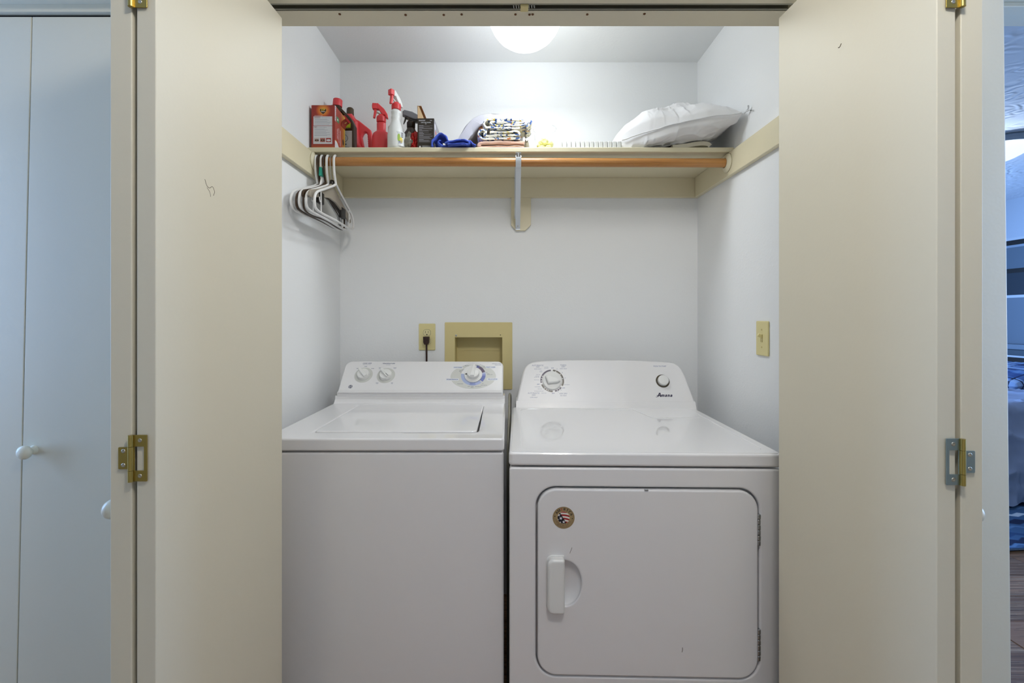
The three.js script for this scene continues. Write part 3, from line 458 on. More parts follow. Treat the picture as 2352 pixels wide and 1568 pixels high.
  c.name = 'control_console'; c.position.set(0.009, 0.921, -0.2615); c.rotation.x = -0.471; c.castShadow = c.receiveShadow = true; t.add(c);
  obj('console_base', [at(ext(poly([[0.249, 0.9], [0.2645, 0.93], [0.33, 0.935], [0.33, 0.9]]).clone(), 0.7235, 0.0008), -0.3527, 0, 0, 0, Math.PI / 2), rbox(-0.33, 0.34, 0.9, 1.0, -0.375, -0.33, 0.006)], M.enamel, t);
  const k = obj('dial', at(lathe([[0.041, 0], [0.041, 0.002], [0.0395, 0.0055], [0.036, 0.007], [0, 0.0075]], 48), 0, 0, 0, Math.PI / 2), M.plastic, c); k.position.set(-0.212, 0.0971, 0);
  obj('finger_grip', at(ext(poly([[-0.03, 0.014], [-0.02, 0.019], [0.012, 0.01], [0.033, -0.006], [0.02, -0.014], [-0.018, -0.018]]), 0.02, 0.006, { seg: 4 }), 0, 0, 0.004), M.plastic, k);
  const b = obj('button_ring', at(lathe([[0.0205, 0], [0.028, 0], [0.028, 0.0008], [0.0275, 0.0014], [0.0205, 0.0014]], 44), 0, 0, 0, Math.PI / 2), std('#4a4232', 0.5), c); b.position.set(0.2437, 0.0971, 0);
  obj('start_button', at(lathe([[0.0215, 0], [0.0215, 0.014], [0.02, 0.0165], [0.0165, 0.0175], [0, 0.0168]], 40), 0, 0, 0, Math.PI / 2), M.plastic, b);
}

// ---------------------------------------------------------------- clothes hangers on the rod
const whiteH = phys('#e6e6e6', 0.35), brownH = phys('#3a2716', 0.35), greyH = phys('#6e604c', 0.4), blackH = phys('#15110e', 0.4), clearH = phys('#a0978a', 0.3);
const hookPath = (r, neck) => { const p = []; for (let i = 0; i <= 14; i++) { const a = -0.35 + i / 14 * (Math.PI + 0.35); p.push([0, 0.0015 + r * Math.sin(a), -r * Math.cos(a)]); } p.push([0, -0.02, r * 0.98], [0, -0.05, r * 0.75], [0, neck + 0.008, 0.004], [0, neck, 0]); return p; };
// hanger frame in the y-z plane, z towards the room
const frame = (w, apex, drop, bar) => [[0, apex, 0.002], [0, apex - (drop - apex) * 0 - 0.012, 0.03], [0, (apex + drop) / 2, w * 0.55], [0, drop + 0.012, w * 0.93], [0, drop - 0.004, w], [0, (drop + bar) / 2 - 0.002, w + 0.004], [0, bar + 0.006, w - 0.004], [0, bar, w - 0.022], [0, bar, 0], [0, bar, -w + 0.022], [0, bar + 0.006, -w + 0.004], [0, (drop + bar) / 2 - 0.002, -w - 0.004], [0, drop - 0.004, -w], [0, drop + 0.012, -w * 0.93], [0, (apex + drop) / 2, -w * 0.55], [0, apex - 0.012, -0.03]];
function hanger(label, x, turn, tilt, build) {
  const t = thing('clothes_hanger', label, 'clothes hanger', [x, RODY, RODZ], turn, 'hangers bunched at the left end of the rod'); t.rotation.order = 'YXZ'; t.rotation.x = tilt; build(t); return t;
}
const R_HOOK = 0.0225;
function tubular(t, m, r, hooks = true) {
  obj('hook', tube(hookPath(R_HOOK, -0.088), r, 60, 10), m, t);
  obj('frame', tube(frame(0.2, -0.088, -0.178, -0.226), r, 200, 10, true), m, t);
  if (hooks) for (const s of [1, -1]) obj('strap_hook', [tube([[0, -0.153, s * 0.148], [0, -0.19, s * 0.147], [0, -0.226, s * 0.146]], 0.0022, 8, 8), tube([[0, -0.186, s * 0.148], [0, -0.19, s * 0.155], [0, -0.184, s * 0.16], [0, -0.174, s * 0.161]], 0.0018, 14, 8)], m, t);
}
function flatBar(t, m, y) { // flat shaped shoulders
  const s = new THREE.Shape(); s.moveTo(-0.012, y); s.lineTo(0.012, y); s.quadraticCurveTo(0.05, y - 0.03, 0.19, y - 0.075); s.quadraticCurveTo(0.205, y - 0.085, 0.205, y - 0.1); s.lineTo(0.195, y - 0.105); s.quadraticCurveTo(0.08, y - 0.07, 0.03, y - 0.06); s.lineTo(-0.03, y - 0.06); s.quadraticCurveTo(-0.08, y - 0.07, -0.195, y - 0.105); s.lineTo(-0.205, y - 0.1); s.quadraticCurveTo(-0.205, y - 0.085, -0.19, y - 0.075); s.quadraticCurveTo(-0.05, y - 0.03, -0.012, y);
  return at(ext(s, 0.008, 0.002), -0.004, 0, 0, 0, Math.PI / 2);
}
hanger('white tubular plastic hanger, rightmost of the bunch, standing clear of the others', -0.666, 0.012, 0.01, (t) => tubular(t, whiteH, 0.0046));
hanger('hanger with a thin chrome wire hook, black neck and padded black clips', -0.6805, 0.0, -0.02, (t) => {
  obj('hook', tube(hookPath(0.0195, -0.075), 0.0014, 60, 8), M.steel, t);
  obj('neck', at(lathe([[0, 0.012], [0.008, 0.011], [0.0095, 0.004], [0.0095, -0.006], [0.006, -0.008], [0, -0.008]], 18), 0, -0.082, 0), blackH, t);
  obj('bar', flatBar(t, greyH, -0.088), clearH, t);
  for (const s of [1, -1]) obj('clip', rbox(-0.008, 0.008, -0.192, -0.15, s * 0.11 - 0.02, s * 0.11 + 0.02, 0.004), blackH, t);
});
hanger('glossy white tubular hanger whose hook stands just left of the wire hook', -0.694, 0.012, 0.0, (t) => tubular(t, whiteH, 0.0046));
hanger('dark brown plastic hanger with broad flat shoulders in the middle of the bunch', -0.7055, 0.0, 0.015, (t) => { obj('hook', tube(hookPath(R_HOOK, -0.088), 0.0038, 60, 8), brownH, t); obj('shoulders', flatBar(t, brownH, -0.08), brownH, t); obj('bar', tube([[0, -0.178, 0.198], [0, -0.222, 0.19], [0, -0.226, 0], [0, -0.222, -0.19], [0, -0.178, -0.198]], 0.0035, 80, 8), brownH, t); });
hanger('white flat-necked hanger carrying a teal size tag on its neck', -0.7165, 0.01, -0.01, (t) => {
  tubular(t, whiteH, 0.0044, false);
  obj('neck', at(ext(poly([[-0.006, -0.05], [0.006, -0.05], [0.03, -0.1], [-0.03, -0.1]]), 0.007, 0.002), -0.0035, 0, 0, 0, Math.PI / 2), whiteH, t);
  const tagM = obj('size_tag', at(ext(poly([[-0.0075, -0.022], [0.0075, -0.022], [0.0115, -0.056], [-0.0115, -0.056]]), 0.0095, 0.001), -0.0045, -0.005, 0.018, 0, Math.PI / 2), std('#1a9a86', 0.4), t); tagM.userData.label = 'teal size tag';
});
hanger('slim dark brown tubular hanger hooked beside the rod socket', -0.727, 0.004, 0.01, (t) => tubular(t, brownH, 0.0042, false));
hanger('white tubular hanger, leftmost of the bunch, swung against the left wall', -0.7365, -0.035, 0.0, (t) => tubular(t, whiteH, 0.0044, false));

// ---------------------------------------------------------------- things on the shelf
const up = (x, z) => [x, ST, -z];
const redP = phys('#e4464c', 0.38), brownP = phys('#3b2710', 0.35), whiteP = phys('#e4e6e6', 0.35);
const zipFront = canvasTex(512, 940, (g, w, h) => {
  g.fillStyle = '#9c3127'; g.fillRect(0, 0, w, h);
  const r = g.createRadialGradient(256, 110, 30, 256, 110, 175); r.addColorStop(0, '#f0b048'); r.addColorStop(0.55, '#d8702c'); r.addColorStop(0.85, '#b0402a'); r.addColorStop(1, 'rgba(156,49,39,0)'); g.fillStyle = r; g.fillRect(0, 0, w, 320);
  const heart = (x, y, s) => { g.beginPath(); g.moveTo(x, y + s * 0.95); g.bezierCurveTo(x - s * 1.35, y + s * 0.1, x - s * 0.95, y - s * 0.85, x, y - s * 0.4); g.bezierCurveTo(x + s * 0.95, y - s * 0.85, x + s * 1.35, y + s * 0.1, x, y + s * 0.95); };
  g.fillStyle = '#3a1a14'; heart(254, 118, 82); g.fill(); g.strokeStyle = '#e8b85c'; g.lineWidth = 4; g.stroke();
  g.font = 'bold 62px sans-serif'; g.textAlign = 'center'; g.fillStyle = '#f2d23c'; g.strokeStyle = '#7e2a16'; g.lineWidth = 3; g.strokeText('ZIP', 254, 120); g.fillText('ZIP', 254, 120); g.fillStyle = '#eae6e0'; g.fillRect(210, 134, 88, 10);
  g.fillStyle = '#ece2d6'; g.font = 'bold 17px sans-serif'; g.textAlign = 'left'; g.fillText('USAGE INSTRUCTIONS', 62, 232);
  g.fillStyle = '#d9dade'; g.fillRect(44, 244, 410, 200); g.fillRect(40, 452, 414, 392);
  g.strokeStyle = '#7a2f30'; g.lineWidth = 4; for (let i = 0; i < 5; i++) g.strokeRect(62 + i * 27, 258, 22, 24); for (let i = 0; i < 2; i++) g.strokeRect(56 + i * 36, 466, 28, 28);
  g.fillStyle = '#7d7f92'; g.font = '20px sans-serif'; g.fillText('Indoor/Outdoor fires', 215, 278); g.fillText('For Barbecue lighting', 138, 490);
  g.fillStyle = '#a6a8b4'; for (const y of [304, 322, 350, 368, 386, 418]) g.fillRect(72, y, 260 + rnd() * 110, 7); for (const y of [518, 536, 566, 592, 610, 640, 658]) g.fillRect(64, y, 200 + rnd() * 170, 7);
  for (let i = 0; i < 3; i++) { g.fillStyle = ['#c8b8b4', '#b26a5e', '#a23b34'][i]; g.fillRect(62 + i * 128, 714, 110, 90); g.fillStyle = i < 2 ? '#4a2c1c' : '#dcdce2'; g.beginPath(); g.ellipse(117 + i * 128, 764, 46, 22, 0, 0, 7); g.fill(); g.fillStyle = '#d8b08a'; if (i < 2) g.fillRect(110 + i * 128, 752, 14, 20); }
  const f = g.createLinearGradient(0, 850, 0, 940); f.addColorStop(0, 'rgba(200,120,40,0)'); f.addColorStop(1, 'rgba(206,120,44,.75)'); g.fillStyle = f; g.fillRect(0, 850, w, 90);
});
const zipSide = canvasTex(600, 940, (g, w, h) => {
  const f = g.createLinearGradient(0, 0, w, 0); f.addColorStop(0, '#a23226'); f.addColorStop(0.5, '#b03c22'); f.addColorStop(0.82, '#dc8a34'); f.addColorStop(1, '#e6cf52'); g.fillStyle = f; g.fillRect(0, 0, w, h);
  g.fillStyle = '#d8d6e0'; g.fillRect(0, 0, 60, 330); g.fillStyle = '#8e3a44'; for (let y = 30; y < 320; y += 34) g.fillRect(14 + (y % 3) * 8, y, 30, 14);
  g.fillStyle = '#3f8a5e'; g.fillRect(90, 190, 150, 120); g.fillStyle = '#dfe6dc'; g.fillRect(130, 230, 60, 40);
  g.save(); g.translate(330, 640); g.rotate(-Math.PI / 2); g.fillStyle = '#ece8f2'; g.font = 'bold 52px sans-serif'; g.textAlign = 'center'; g.fillText('FIRELIGHTERS', 40, 0); g.font = 'bold 34px sans-serif'; g.fillText('ODOURLESS  CLEAN', 70, -90); g.fillText('FAST LIGHTING', 90, -140); g.fillText('EASY TO USE', 70, -190); g.restore();
  g.fillStyle = '#d9dae2'; g.beginPath(); g.ellipse(60, 940, 190, 190, 0, 0, 7); g.fill(); g.strokeStyle = '#d8b23c'; g.lineWidth = 12; g.stroke();
  g.fillStyle = '#3a1c14'; g.beginPath(); g.ellipse(480, 620, 42, 70, 0, 0, 7); g.fill();
});
function carton(t, w, h, d, front, side, other) {        // box standing on y = 0, front at z = 0
  const g = new THREE.BoxGeometry(w, h, d).translate(0, h / 2, -d / 2), o = new THREE.Mesh(g, [side, other, other, other, front, other]); o.name = 'carton'; o.castShadow = o.receiveShadow = true; t.add(o); return o;
}
{
  const t = thing('firelighter_box', 'red carton of firelighters with a heart logo, leftmost on the shelf', 'box', up(-0.7145, 1.762));
  carton(t, 0.091, 0.167, 0.11, std('#ffffff', 0.5, { map: zipFront }), std('#ffffff', 0.5, { map: zipSide }), std('#8f2d24', 0.6));
  obj('torn_flap', ribbon([[0, 0], [0.003, 0.012], [0.010, 0.022], [0.018, 0.026]], 0.0012, 0.045, 14).translate(0.0462, 0.115, -0.108), std('#a8402c', 0.6), t);
  obj('torn_edge', at(new THREE.CylinderGeometry(0.006, 0.007, 0.0014, 14), 0.054, 0.138, -0.085, 1.35, 0, -0.3), std('#c9a06a', 0.8), t);
}
{
  const t = thing('handled_jug', 'dark brown handled jug with a red screw cap behind the red carton', 'jug', up(-0.70, 1.915));
  const s = new THREE.Shape(); s.moveTo(-0.055, 0.004); s.lineTo(0.066, 0.004); s.lineTo(0.0705, 0.01); s.lineTo(0.0705, 0.142); s.quadraticCurveTo(0.069, 0.152, 0.055, 0.174); s.lineTo(0.02, 0.208); s.quadraticCurveTo(0.006, 0.221, 0.004, 0.229); s.lineTo(-0.032, 0.229); s.quadraticCurveTo(-0.036, 0.21, -0.058, 0.192); s.lineTo(-0.06, 0.01); s.closePath();
  const hl = new THREE.Path(); hl.moveTo(0.0, 0.142); hl.quadraticCurveTo(0.03, 0.128, 0.052, 0.134); hl.lineTo(0.053, 0.158); hl.lineTo(0.018, 0.198); hl.quadraticCurveTo(0.006, 0.2, 0.0, 0.185); hl.closePath(); s.holes.push(hl);
  obj('body', ext(s, 0.04, 0.007, { seg: 4 }).translate(0.06, 0, -0.012).scale(0.945, 1, 1).translate(-0.06, 0, 0), brownP, t);
  obj('cap', at(lathe([[0, 0.031], [0.0165, 0.0305], [0.0188, 0.028], [0.0192, 0.002], [0.0185, 0], [0, 0]], 36), -0.014, 0.228, 0.008, 0, 0, -0.08), redP, t);
  const lab = canvasTex(128, 256, (g) => { g.fillStyle = '#cfd2d6'; g.fillRect(0, 0, 128, 256); g.strokeStyle = '#4b4c58'; g.lineWidth = 3; g.beginPath(); g.arc(60, 70, 38, 0, 7); g.stroke(); g.fillStyle = '#5a6178'; for (const y of [150, 172, 194, 216]) { g.fillRect(14, y, 96, 6); } g.fillRect(20, 120, 70, 10); });
  obj('label', at(new THREE.PlaneGeometry(0.075, 0.115), 0.017, 0.062, 0.0284), std('#ffffff', 0.5, { map: lab }), t);
}
{
  const t = thing('detergent_jug', 'red handled jug with a dark cap and yellow label, partly hidden behind the brown jug', 'jug', up(-0.655, 2.0));
  const out = (s) => { s.moveTo(-0.08, 0.004); s.lineTo(0.064, 0.004); s.quadraticCurveTo(0.069, 0.006, 0.068, 0.02); s.lineTo(0.064, 0.1); s.quadraticCurveTo(0.062, 0.15, 0.055, 0.166); s.lineTo(0.004, 0.207); s.quadraticCurveTo(-0.016, 0.214, -0.02, 0.23); s.lineTo(-0.056, 0.23); s.quadraticCurveTo(-0.06, 0.21, -0.08, 0.2); s.closePath(); return s; };
  const h = out(new THREE.Shape()), hl = new THREE.Path(); hl.moveTo(0.017, 0.135); hl.quadraticCurveTo(0.026, 0.166, 0.04, 0.15); for (let i = 0; i < 6; i++) hl.quadraticCurveTo(0.039 + i * 0.0007, 0.146 - i * 0.01, 0.0425 + i * 0.0006, 0.141 - i * 0.01); hl.quadraticCurveTo(0.042, 0.08, 0.03, 0.084); hl.lineTo(0.024, 0.1); hl.closePath(); h.holes.push(hl);
  const b = new THREE.Shape(); b.moveTo(-0.079, 0.005); b.lineTo(0.06, 0.005); b.lineTo(0.062, 0.05); b.quadraticCurveTo(0.03, 0.068, 0.012, 0.1); b.quadraticCurveTo(0.004, 0.15, 0.004, 0.195); b.quadraticCurveTo(-0.016, 0.21, -0.021, 0.229); b.lineTo(-0.055, 0.229); b.quadraticCurveTo(-0.06, 0.21, -0.079, 0.199); b.closePath();
  obj('body', [ext(h, 0.022, 0.006, { seg: 5 }).translate(0, 0, -0.011), ext(b, 0.074, 0.014, { seg: 6 }).translate(0, 0, -0.037)], redP, t);
  obj('cap', at(lathe([[0, 0.036], [0.011, 0.035], [0.015, 0.03], [0.016, 0.004], [0.016, 0], [0, 0]], 32), -0.037, 0.23, 0), phys('#4a3a22', 0.4), t);
  const lab = canvasTex(128, 128, (g) => { g.fillStyle = '#c9cf2e'; g.fillRect(0, 0, 128, 128); g.fillStyle = '#1c1a18'; g.fillRect(0, 70, 128, 16); g.fillStyle = '#d8b83a'; g.fillRect(0, 86, 128, 20); g.fillStyle = '#1c1a18'; g.fillRect(0, 106, 128, 22); g.font = 'bold 22px sans-serif'; g.fillText('ULTRA', 30, 62); });
  obj('label', at(new THREE.PlaneGeometry(0.05, 0.05), -0.036, 0.158, 0.0374), std('#ffffff', 0.5, { map: lab }), t);
}
function sprayHead(parent, m, trig, turn, y, o = {}) {   // trigger head, nozzle towards -x before the turn
  const g = new THREE.Group(); g.name = 'spray_head'; g.position.y = y; g.rotation.y = turn; parent.add(g);
  const hs = poly([[-0.0165, 0.026], [-0.0165, 0.0475], [-0.012, 0.049], [0.012, 0.0275], [0.024, 0.008], [0.026, -0.006], [0.019, -0.006], [0.014, 0.004], [0.006, 0.005], [-0.004, 0.017], [-0.0085, 0.026]]);
  obj('housing', ext(hs, 0.02, 0.0028).translate(0, 0, -0.01), m, g);
  obj('nozzle', [rbox(-0.033, -0.016, 0.0265, 0.048, -0.0095, 0.0095, 0.002), rbox(-0.0345, -0.0325, 0.031, 0.0435, -0.006, 0.006, 0.0008)], trig, g);
  const ts = poly([[-0.026, 0.0265], [-0.017, 0.0265], [-0.018, 0.014], [-0.0225, -0.004], [-0.024, -0.0075], [-0.0305, -0.0065], [-0.0285, 0.006]]);
  obj('trigger', ext(ts, 0.012, 0.002).translate(0, 0, -0.006), trig, g);
  obj('piston', at(new THREE.CylinderGeometry(0.003, 0.003, 0.022, 12), -0.010, 0.012, 0, 0, 0, 1.1), o.piston ?? m, g);
  const cr = [[0, 0.008], [0.008, 0.0075], [0.0105, 0.0045], [0.0135, 0], [0.0168, -0.001]]; for (let i = 0; i < 1; i++) cr.push([0.0172, -0.004], [0.0172, -0.021], [0.016, -0.023], [0, -0.023]);
  const col = obj('collar', lathe(cr, 36), o.collar ?? trig, g);
  const ribs = []; for (let i = 0; i < 26; i++) { const a = i / 26 * Math.PI * 2; ribs.push(at(new THREE.BoxGeometry(0.0012, 0.016, 0.0016), 0.0173, -0.0125, 0, 0, 0, 0).rotateY(a)); } obj('ribs', ribs, o.collar ?? trig, col);
  return g;
}
{
  const t = thing('spray_bottle', 'red spray bottle with a red trigger head pointing left', 'spray bottle', up(-0.517, 1.862), 0.12); t.scale.setScalar(1.055);
  obj('bottle', lathe([[0, 0.003], [0.03, 0.001], [0.035, 0.004], [0.0366, 0.012], [0.0356, 0.055], [0.034, 0.08], [0.031, 0.0905], [0.0245, 0.0965], [0.0182, 0.1], [0.0168, 0.108], [0.0175, 0.128], [0.0165, 0.133], [0.0145, 0.136], [0, 0.136]], 44).scale(1, 1, 0.72), redP, t);
  sprayHead(t, redP, redP, 0, 0.158, { piston: std('#c9b8a8', 0.4) });
}
{
  const t = thing('spray_bottle', 'white spray bottle with a red nozzle and coloured label, tallest on the shelf', 'spray bottle', up(-0.4385, 1.79), 0.95);
  const lab = canvasTex(512, 256, (g) => { g.fillStyle = '#dfe3e6'; g.fillRect(0, 0, 512, 256); g.fillStyle = '#a9c95a'; g.beginPath(); g.ellipse(150, 110, 60, 70, 0, 0, 7); g.fill(); g.fillStyle = '#e4cf4e'; g.beginPath(); g.ellipse(240, 150, 66, 52, 0, 0, 7); g.fill(); g.fillStyle = '#5a5a60'; g.fillRect(240, 10, 90, 90); g.fillStyle = '#e8e8ea'; g.font = 'bold 30px sans-serif'; g.fillText('ALL', 256, 48); g.fillText('USE', 256, 84); g.fillStyle = '#27407e'; g.font = 'bold 76px sans-serif'; g.save(); g.rotate(-0.12); g.fillText('PRO', 110, 240); g.restore(); });
  obj('bottle', lathe([[0, 0.003], [0.028, 0.001], [0.034, 0.004], [0.0358, 0.012], [0.0358, 0.055], [0.0335, 0.075], [0.0275, 0.094], [0.0215, 0.108], [0.0195, 0.118], [0.0205, 0.124], [0.0213, 0.129], [0.0198, 0.134], [0.0193, 0.139], [0.0207, 0.145], [0.0213, 0.15], [0.0195, 0.155], [0.0165, 0.159], [0, 0.159]], 48).scale(1, 1, 0.85), whiteP, t);
  obj('label', at(new THREE.CylinderGeometry(0.0363, 0.0363, 0.055, 30, 1, true, 0.1, 1.5), 0, 0.0385, 0).scale(1, 1, 0.85).rotateY(-1.0), std('#ffffff', 0.45, { map: lab, side: THREE.DoubleSide }), t);
  sprayHead(t, whiteP, redP, 0, 0.183, {});
}
{
  const t = thing('lidded_bottle', 'white bottle with a plain white lid standing behind the two spray bottles', 'bottle', up(-0.488, 1.95));
  obj('bottle', lathe([[0, 0.001], [0.026, 0.001], [0.03, 0.006], [0.03, 0.11], [0.026, 0.122], [0.018, 0.128], [0, 0.128]], 36), whiteP, t);
  obj('lid', lathe([[0, 0.163], [0.022, 0.162], [0.024, 0.158], [0.0245, 0.129], [0, 0.129]], 36), phys('#dcdcd8', 0.4), t);
}
{
  const blk = phys('#2b2622', 0.3), dk = phys('#4a4038', 0.25), t = thing('spray_bottle', 'dark spray bottle with a black and grey trigger head beside the black box', 'spray bottle', up(-0.397, 1.87), 0.18);
  obj('bottle', lathe([[0, 0.001], [0.026, 0.001], [0.03, 0.006], [0.03, 0.085], [0.027, 0.102], [0.02, 0.112], [0.0165, 0.12], [0.0165, 0.126], [0, 0.126]], 40).scale(1, 1, 0.8), dk, t);
  const h = new THREE.Group(); h.name = 'spray_head'; h.position.y = 0.15; t.add(h);
  obj('housing', ext(poly([[-0.034, 0.02], [-0.034, 0.036], [-0.026, 0.042], [0.006, 0.037], [0.028, 0.026], [0.033, 0.016], [0.031, 0.004], [0.012, 0.006], [-0.012, 0.014], [-0.024, 0.018]]), 0.024, 0.004).translate(0, 0, -0.012), phys('#6a6a70', 0.25), h);
  obj('under_housing', ext(poly([[-0.026, 0.014], [-0.012, 0.012], [0.014, 0.003], [0.03, 0.002], [0.028, -0.004], [0.01, -0.003], [-0.006, 0.002]]), 0.018, 0.002).translate(0, 0, -0.009), blk, h);
  obj('trigger', ext(poly([[-0.024, 0.016], [-0.017, 0.015], [-0.021, 0.0], [-0.029, -0.014], [-0.031, -0.012], [-0.027, 0.004]]), 0.01, 0.0018).translate(0, 0, -0.005), blk, h);
  obj('piston', at(rbox(-0.004, 0.004, -0.012, 0.012, -0.005, 0.005, 0.002), -0.009, 0.007, 0, 0, 0, 0.35), std('#cfc2a8', 0.5), h);
  const ribs = []; for (let i = 0; i < 22; i++) { const a = i / 22 * Math.PI * 2; ribs.push(at(new THREE.BoxGeometry(0.0014, 0.02, 0.002), 0.0162, -0.0155, 0).rotateY(a)); }
  const col = obj('collar', lathe([[0, 0.002], [0.012, 0.001], [0.0155, -0.003], [0.0162, -0.006], [0.0162, -0.026], [0, -0.026]], 32), blk, h); obj('ribs', ribs, blk, col);
}
function crumple(r, sx, sy, sz, amp, f, s) {             // crushed film
  const g = new THREE.IcosahedronGeometry(r, 12); g.deleteAttribute('uv');
  return toCreasedNormals(warp(g, (v) => { const n = Math.abs(noise3(v.x * f + s, v.y * f, v.z * f)) + 0.5 * Math.abs(noise3(v.x * f * 2.3, v.y * f * 2.3 + s, v.z * f * 2.3)); v.multiplyScalar(1 - amp * (n - 0.5)); v.set(v.x * sx, Math.max(v.y * sy + r * sy * 0.92, 0), v.z * sz); }), 0.5);
}
{
  const t = thing('plastic_wrapper', 'crumpled grey and red plastic wrapper in front of the dark spray bottle', 'wrapper', up(-0.378, 1.795));
  obj('grey_film', crumple(0.03, 0.62, 1.2, 0.6, 0.75, 55, 3).translate(-0.010, 0, 0), phys('#8d8a80', 0.3), t);
  obj('red_film', crumple(0.03, 0.55, 1.18, 0.55, 0.8, 60, 9).translate(0.014, 0, 0.004), phys('#b3201c', 0.3), t);
}
{
  const t = thing('printed_box', 'black printed carton with its kraft lid flaps standing open', 'box', up(-0.318, 1.768));
  const f = canvasTex(320, 600, (g) => {
    g.fillStyle = '#2b241d'; g.fillRect(0, 0, 320, 600); g.fillStyle = '#d8dae4'; g.font = 'bold 30px sans-serif'; g.fillText('WANTED', 24, 52); g.font = 'bold 16px sans-serif'; g.fillText('15000', 236, 46);
    g.textAlign = 'center'; g.font = 'bold 25px sans-serif'; g.fillText('LINE AND BURN', 160, 90); g.font = 'bold 20px sans-serif'; g.fillText('KIT', 160, 116); g.textAlign = 'left'; g.fillStyle = '#a8a8b4'; let y = 136;
    for (const [n, gap] of [[3, 16], [4, 14], [4, 16], [2, 16], [3, 14], [8, 13], [6, 13]]) { for (let i = 0; i < n; i++, y += 9.4) { g.globalAlpha = i ? 0.75 : 1; g.fillRect(26, y, i ? 170 + rnd() * 105 : 60 + rnd() * 40, i ? 4.5 : 7); } y += gap - 6; } g.globalAlpha = 1; g.fillStyle = '#c9cad2'; g.beginPath(); g.arc(48, 556, 18, 0, 7); g.fill(); g.fillRect(38, 566, 20, 26); g.strokeStyle = '#8a8a92'; g.strokeRect(82, 530, 196, 60); for (let i = 0; i < 5; i++) g.fillRect(90, 538 + i * 10, 150 + rnd() * 30, 4);
  });
  const sd = canvasTex(400, 300, (g) => { g.fillStyle = '#8f8f94'; g.fillRect(0, 0, 400, 300); g.fillStyle = '#dcdce0'; for (const [x, y, w, h] of [[30, 30, 60, 60], [90, 130, 90, 60], [200, 60, 80, 50], [40, 210, 80, 60], [180, 200, 60, 70], [290, 150, 70, 70]]) { g.beginPath(); g.ellipse(x + w / 2, y + h / 2, w / 2, h / 2, 0.4, 0, 7); g.fill(); } g.fillStyle = '#c0564a'; g.fillRect(70, 90, 70, 30); g.fillRect(220, 120, 50, 24); g.strokeStyle = '#3a3a3e'; g.lineWidth = 5; g.strokeRect(8, 8, 384, 284); });
  carton(t, 0.0645, 0.1185, 0.155, std('#ffffff', 0.5, { map: f }), std('#ffffff', 0.5, { map: sd }), std('#3a322a', 0.6));
  const kraft = std('#a8794a', 0.8), pale = std('#e0c29a', 0.8);
  obj('lid_flap', box(-0.0006, 0.0006, 0, 0.052, -0.15, -0.004).applyMatrix4(new THREE.Matrix4().makeRotationZ(0.03)).translate(-0.0318, 0.1185, 0), kraft, t);
  obj('dust_flap', ext(poly([[0, 0], [0.024, 0], [0.006, 0.046], [0, 0.05]]), 0.001).translate(-0.0318, 0.1185, -0.0035), pale, t);
  obj('lid_edge', box(-0.0012, 0.0135, 0.046, 0.0475, -0.15, -0.003).translate(-0.0318, 0.1215, 0), kraft, t);
}
const terry = (c, s = 18, b = 0.004) => std(c, 0.95, { bumpMap: rep(terryBump, s), bumpScale: b });
{
  const fold = (g, a, f, s) => { g.deleteAttribute('uv'); const w = warp(g, (v) => { v.x += a * noise3(v.x * f, v.y * f, v.z * f + s); v.y = Math.max(v.y + a * noise3(v.x * f + 9, v.y * f + s, v.z * f), -0.008); v.z += a * 0.8 * noise3(v.x * f, v.y * f + 5, s); }); return metric(w); };
  const a = ribbon([[-0.083, 0.004], [-0.081, 0.025], [-0.068, 0.045], [-0.05, 0.054], [-0.034, 0.047], [-0.023, 0.03], [-0.016, 0.012], [-0.04, 0.007], [-0.055, 0.016], [-0.05, 0.028]], 0.007, 0.085, 80, 0.0025).translate(0, 0, -0.075);
  const b = ribbon([[-0.03, 0.009], [0, 0.018], [0.03, 0.021], [0.052, 0.022], [0.063, 0.017], [0.06, 0.011], [0.03, 0.008], [0, 0.006], [-0.02, 0.005]], 0.007, 0.11, 80, 0.0025).translate(0, 0, -0.08);
  const c = ribbon([[0.05, 0.022], [0.064, 0.02], [0.072, 0.012], [0.084, 0.006]], 0.006, 0.07, 30, 0.0025).translate(0, 0, -0.05);
  tag(obj('blue_cloth', [fold(a, 0.006, 55, 2), fold(b, 0.004, 50, 4), fold(c, 0.004, 60, 1)], terry('#5470e6', 30, 0.002)), 'crumpled royal blue cloth lying at the shelf edge', 'cloth').position.set(-0.2095, ST, -1.765);
}
{
  const t = thing('cardboard_box', 'small brown cardboard box mostly covered by the white towel', 'box', up(-0.05, 1.985));
  obj('carton', rbox(-0.072, 0.07, 0, 0.157, -0.066, 0.066, 0.002), std('#75492a', 0.85), t);
  const r = ribbon([[-0.182, 0.018], [-0.16, 0.052], [-0.135, 0.09], [-0.108, 0.136], [-0.07, 0.168], [-0.03, 0.177], [0.03, 0.1775], [0.078, 0.178], [0.098, 0.165], [0.103, 0.14]], 0.036, 0.17, 44, 0).translate(-0.05, ST, -2.072);
  r.deleteAttribute('uv'); tag(obj('bath_towel', metric(warp(r, (v) => { v.x += 0.004 * noise3(v.x * 30, v.y * 30, v.z * 30); v.y += 0.003 * noise3(v.x * 40 + 7, v.y * 40, v.z * 22); })), terry('#e3e3ee', 22, 0.003)), 'white terry towel draped over the cardboard box behind the folded towels', 'towel');
}
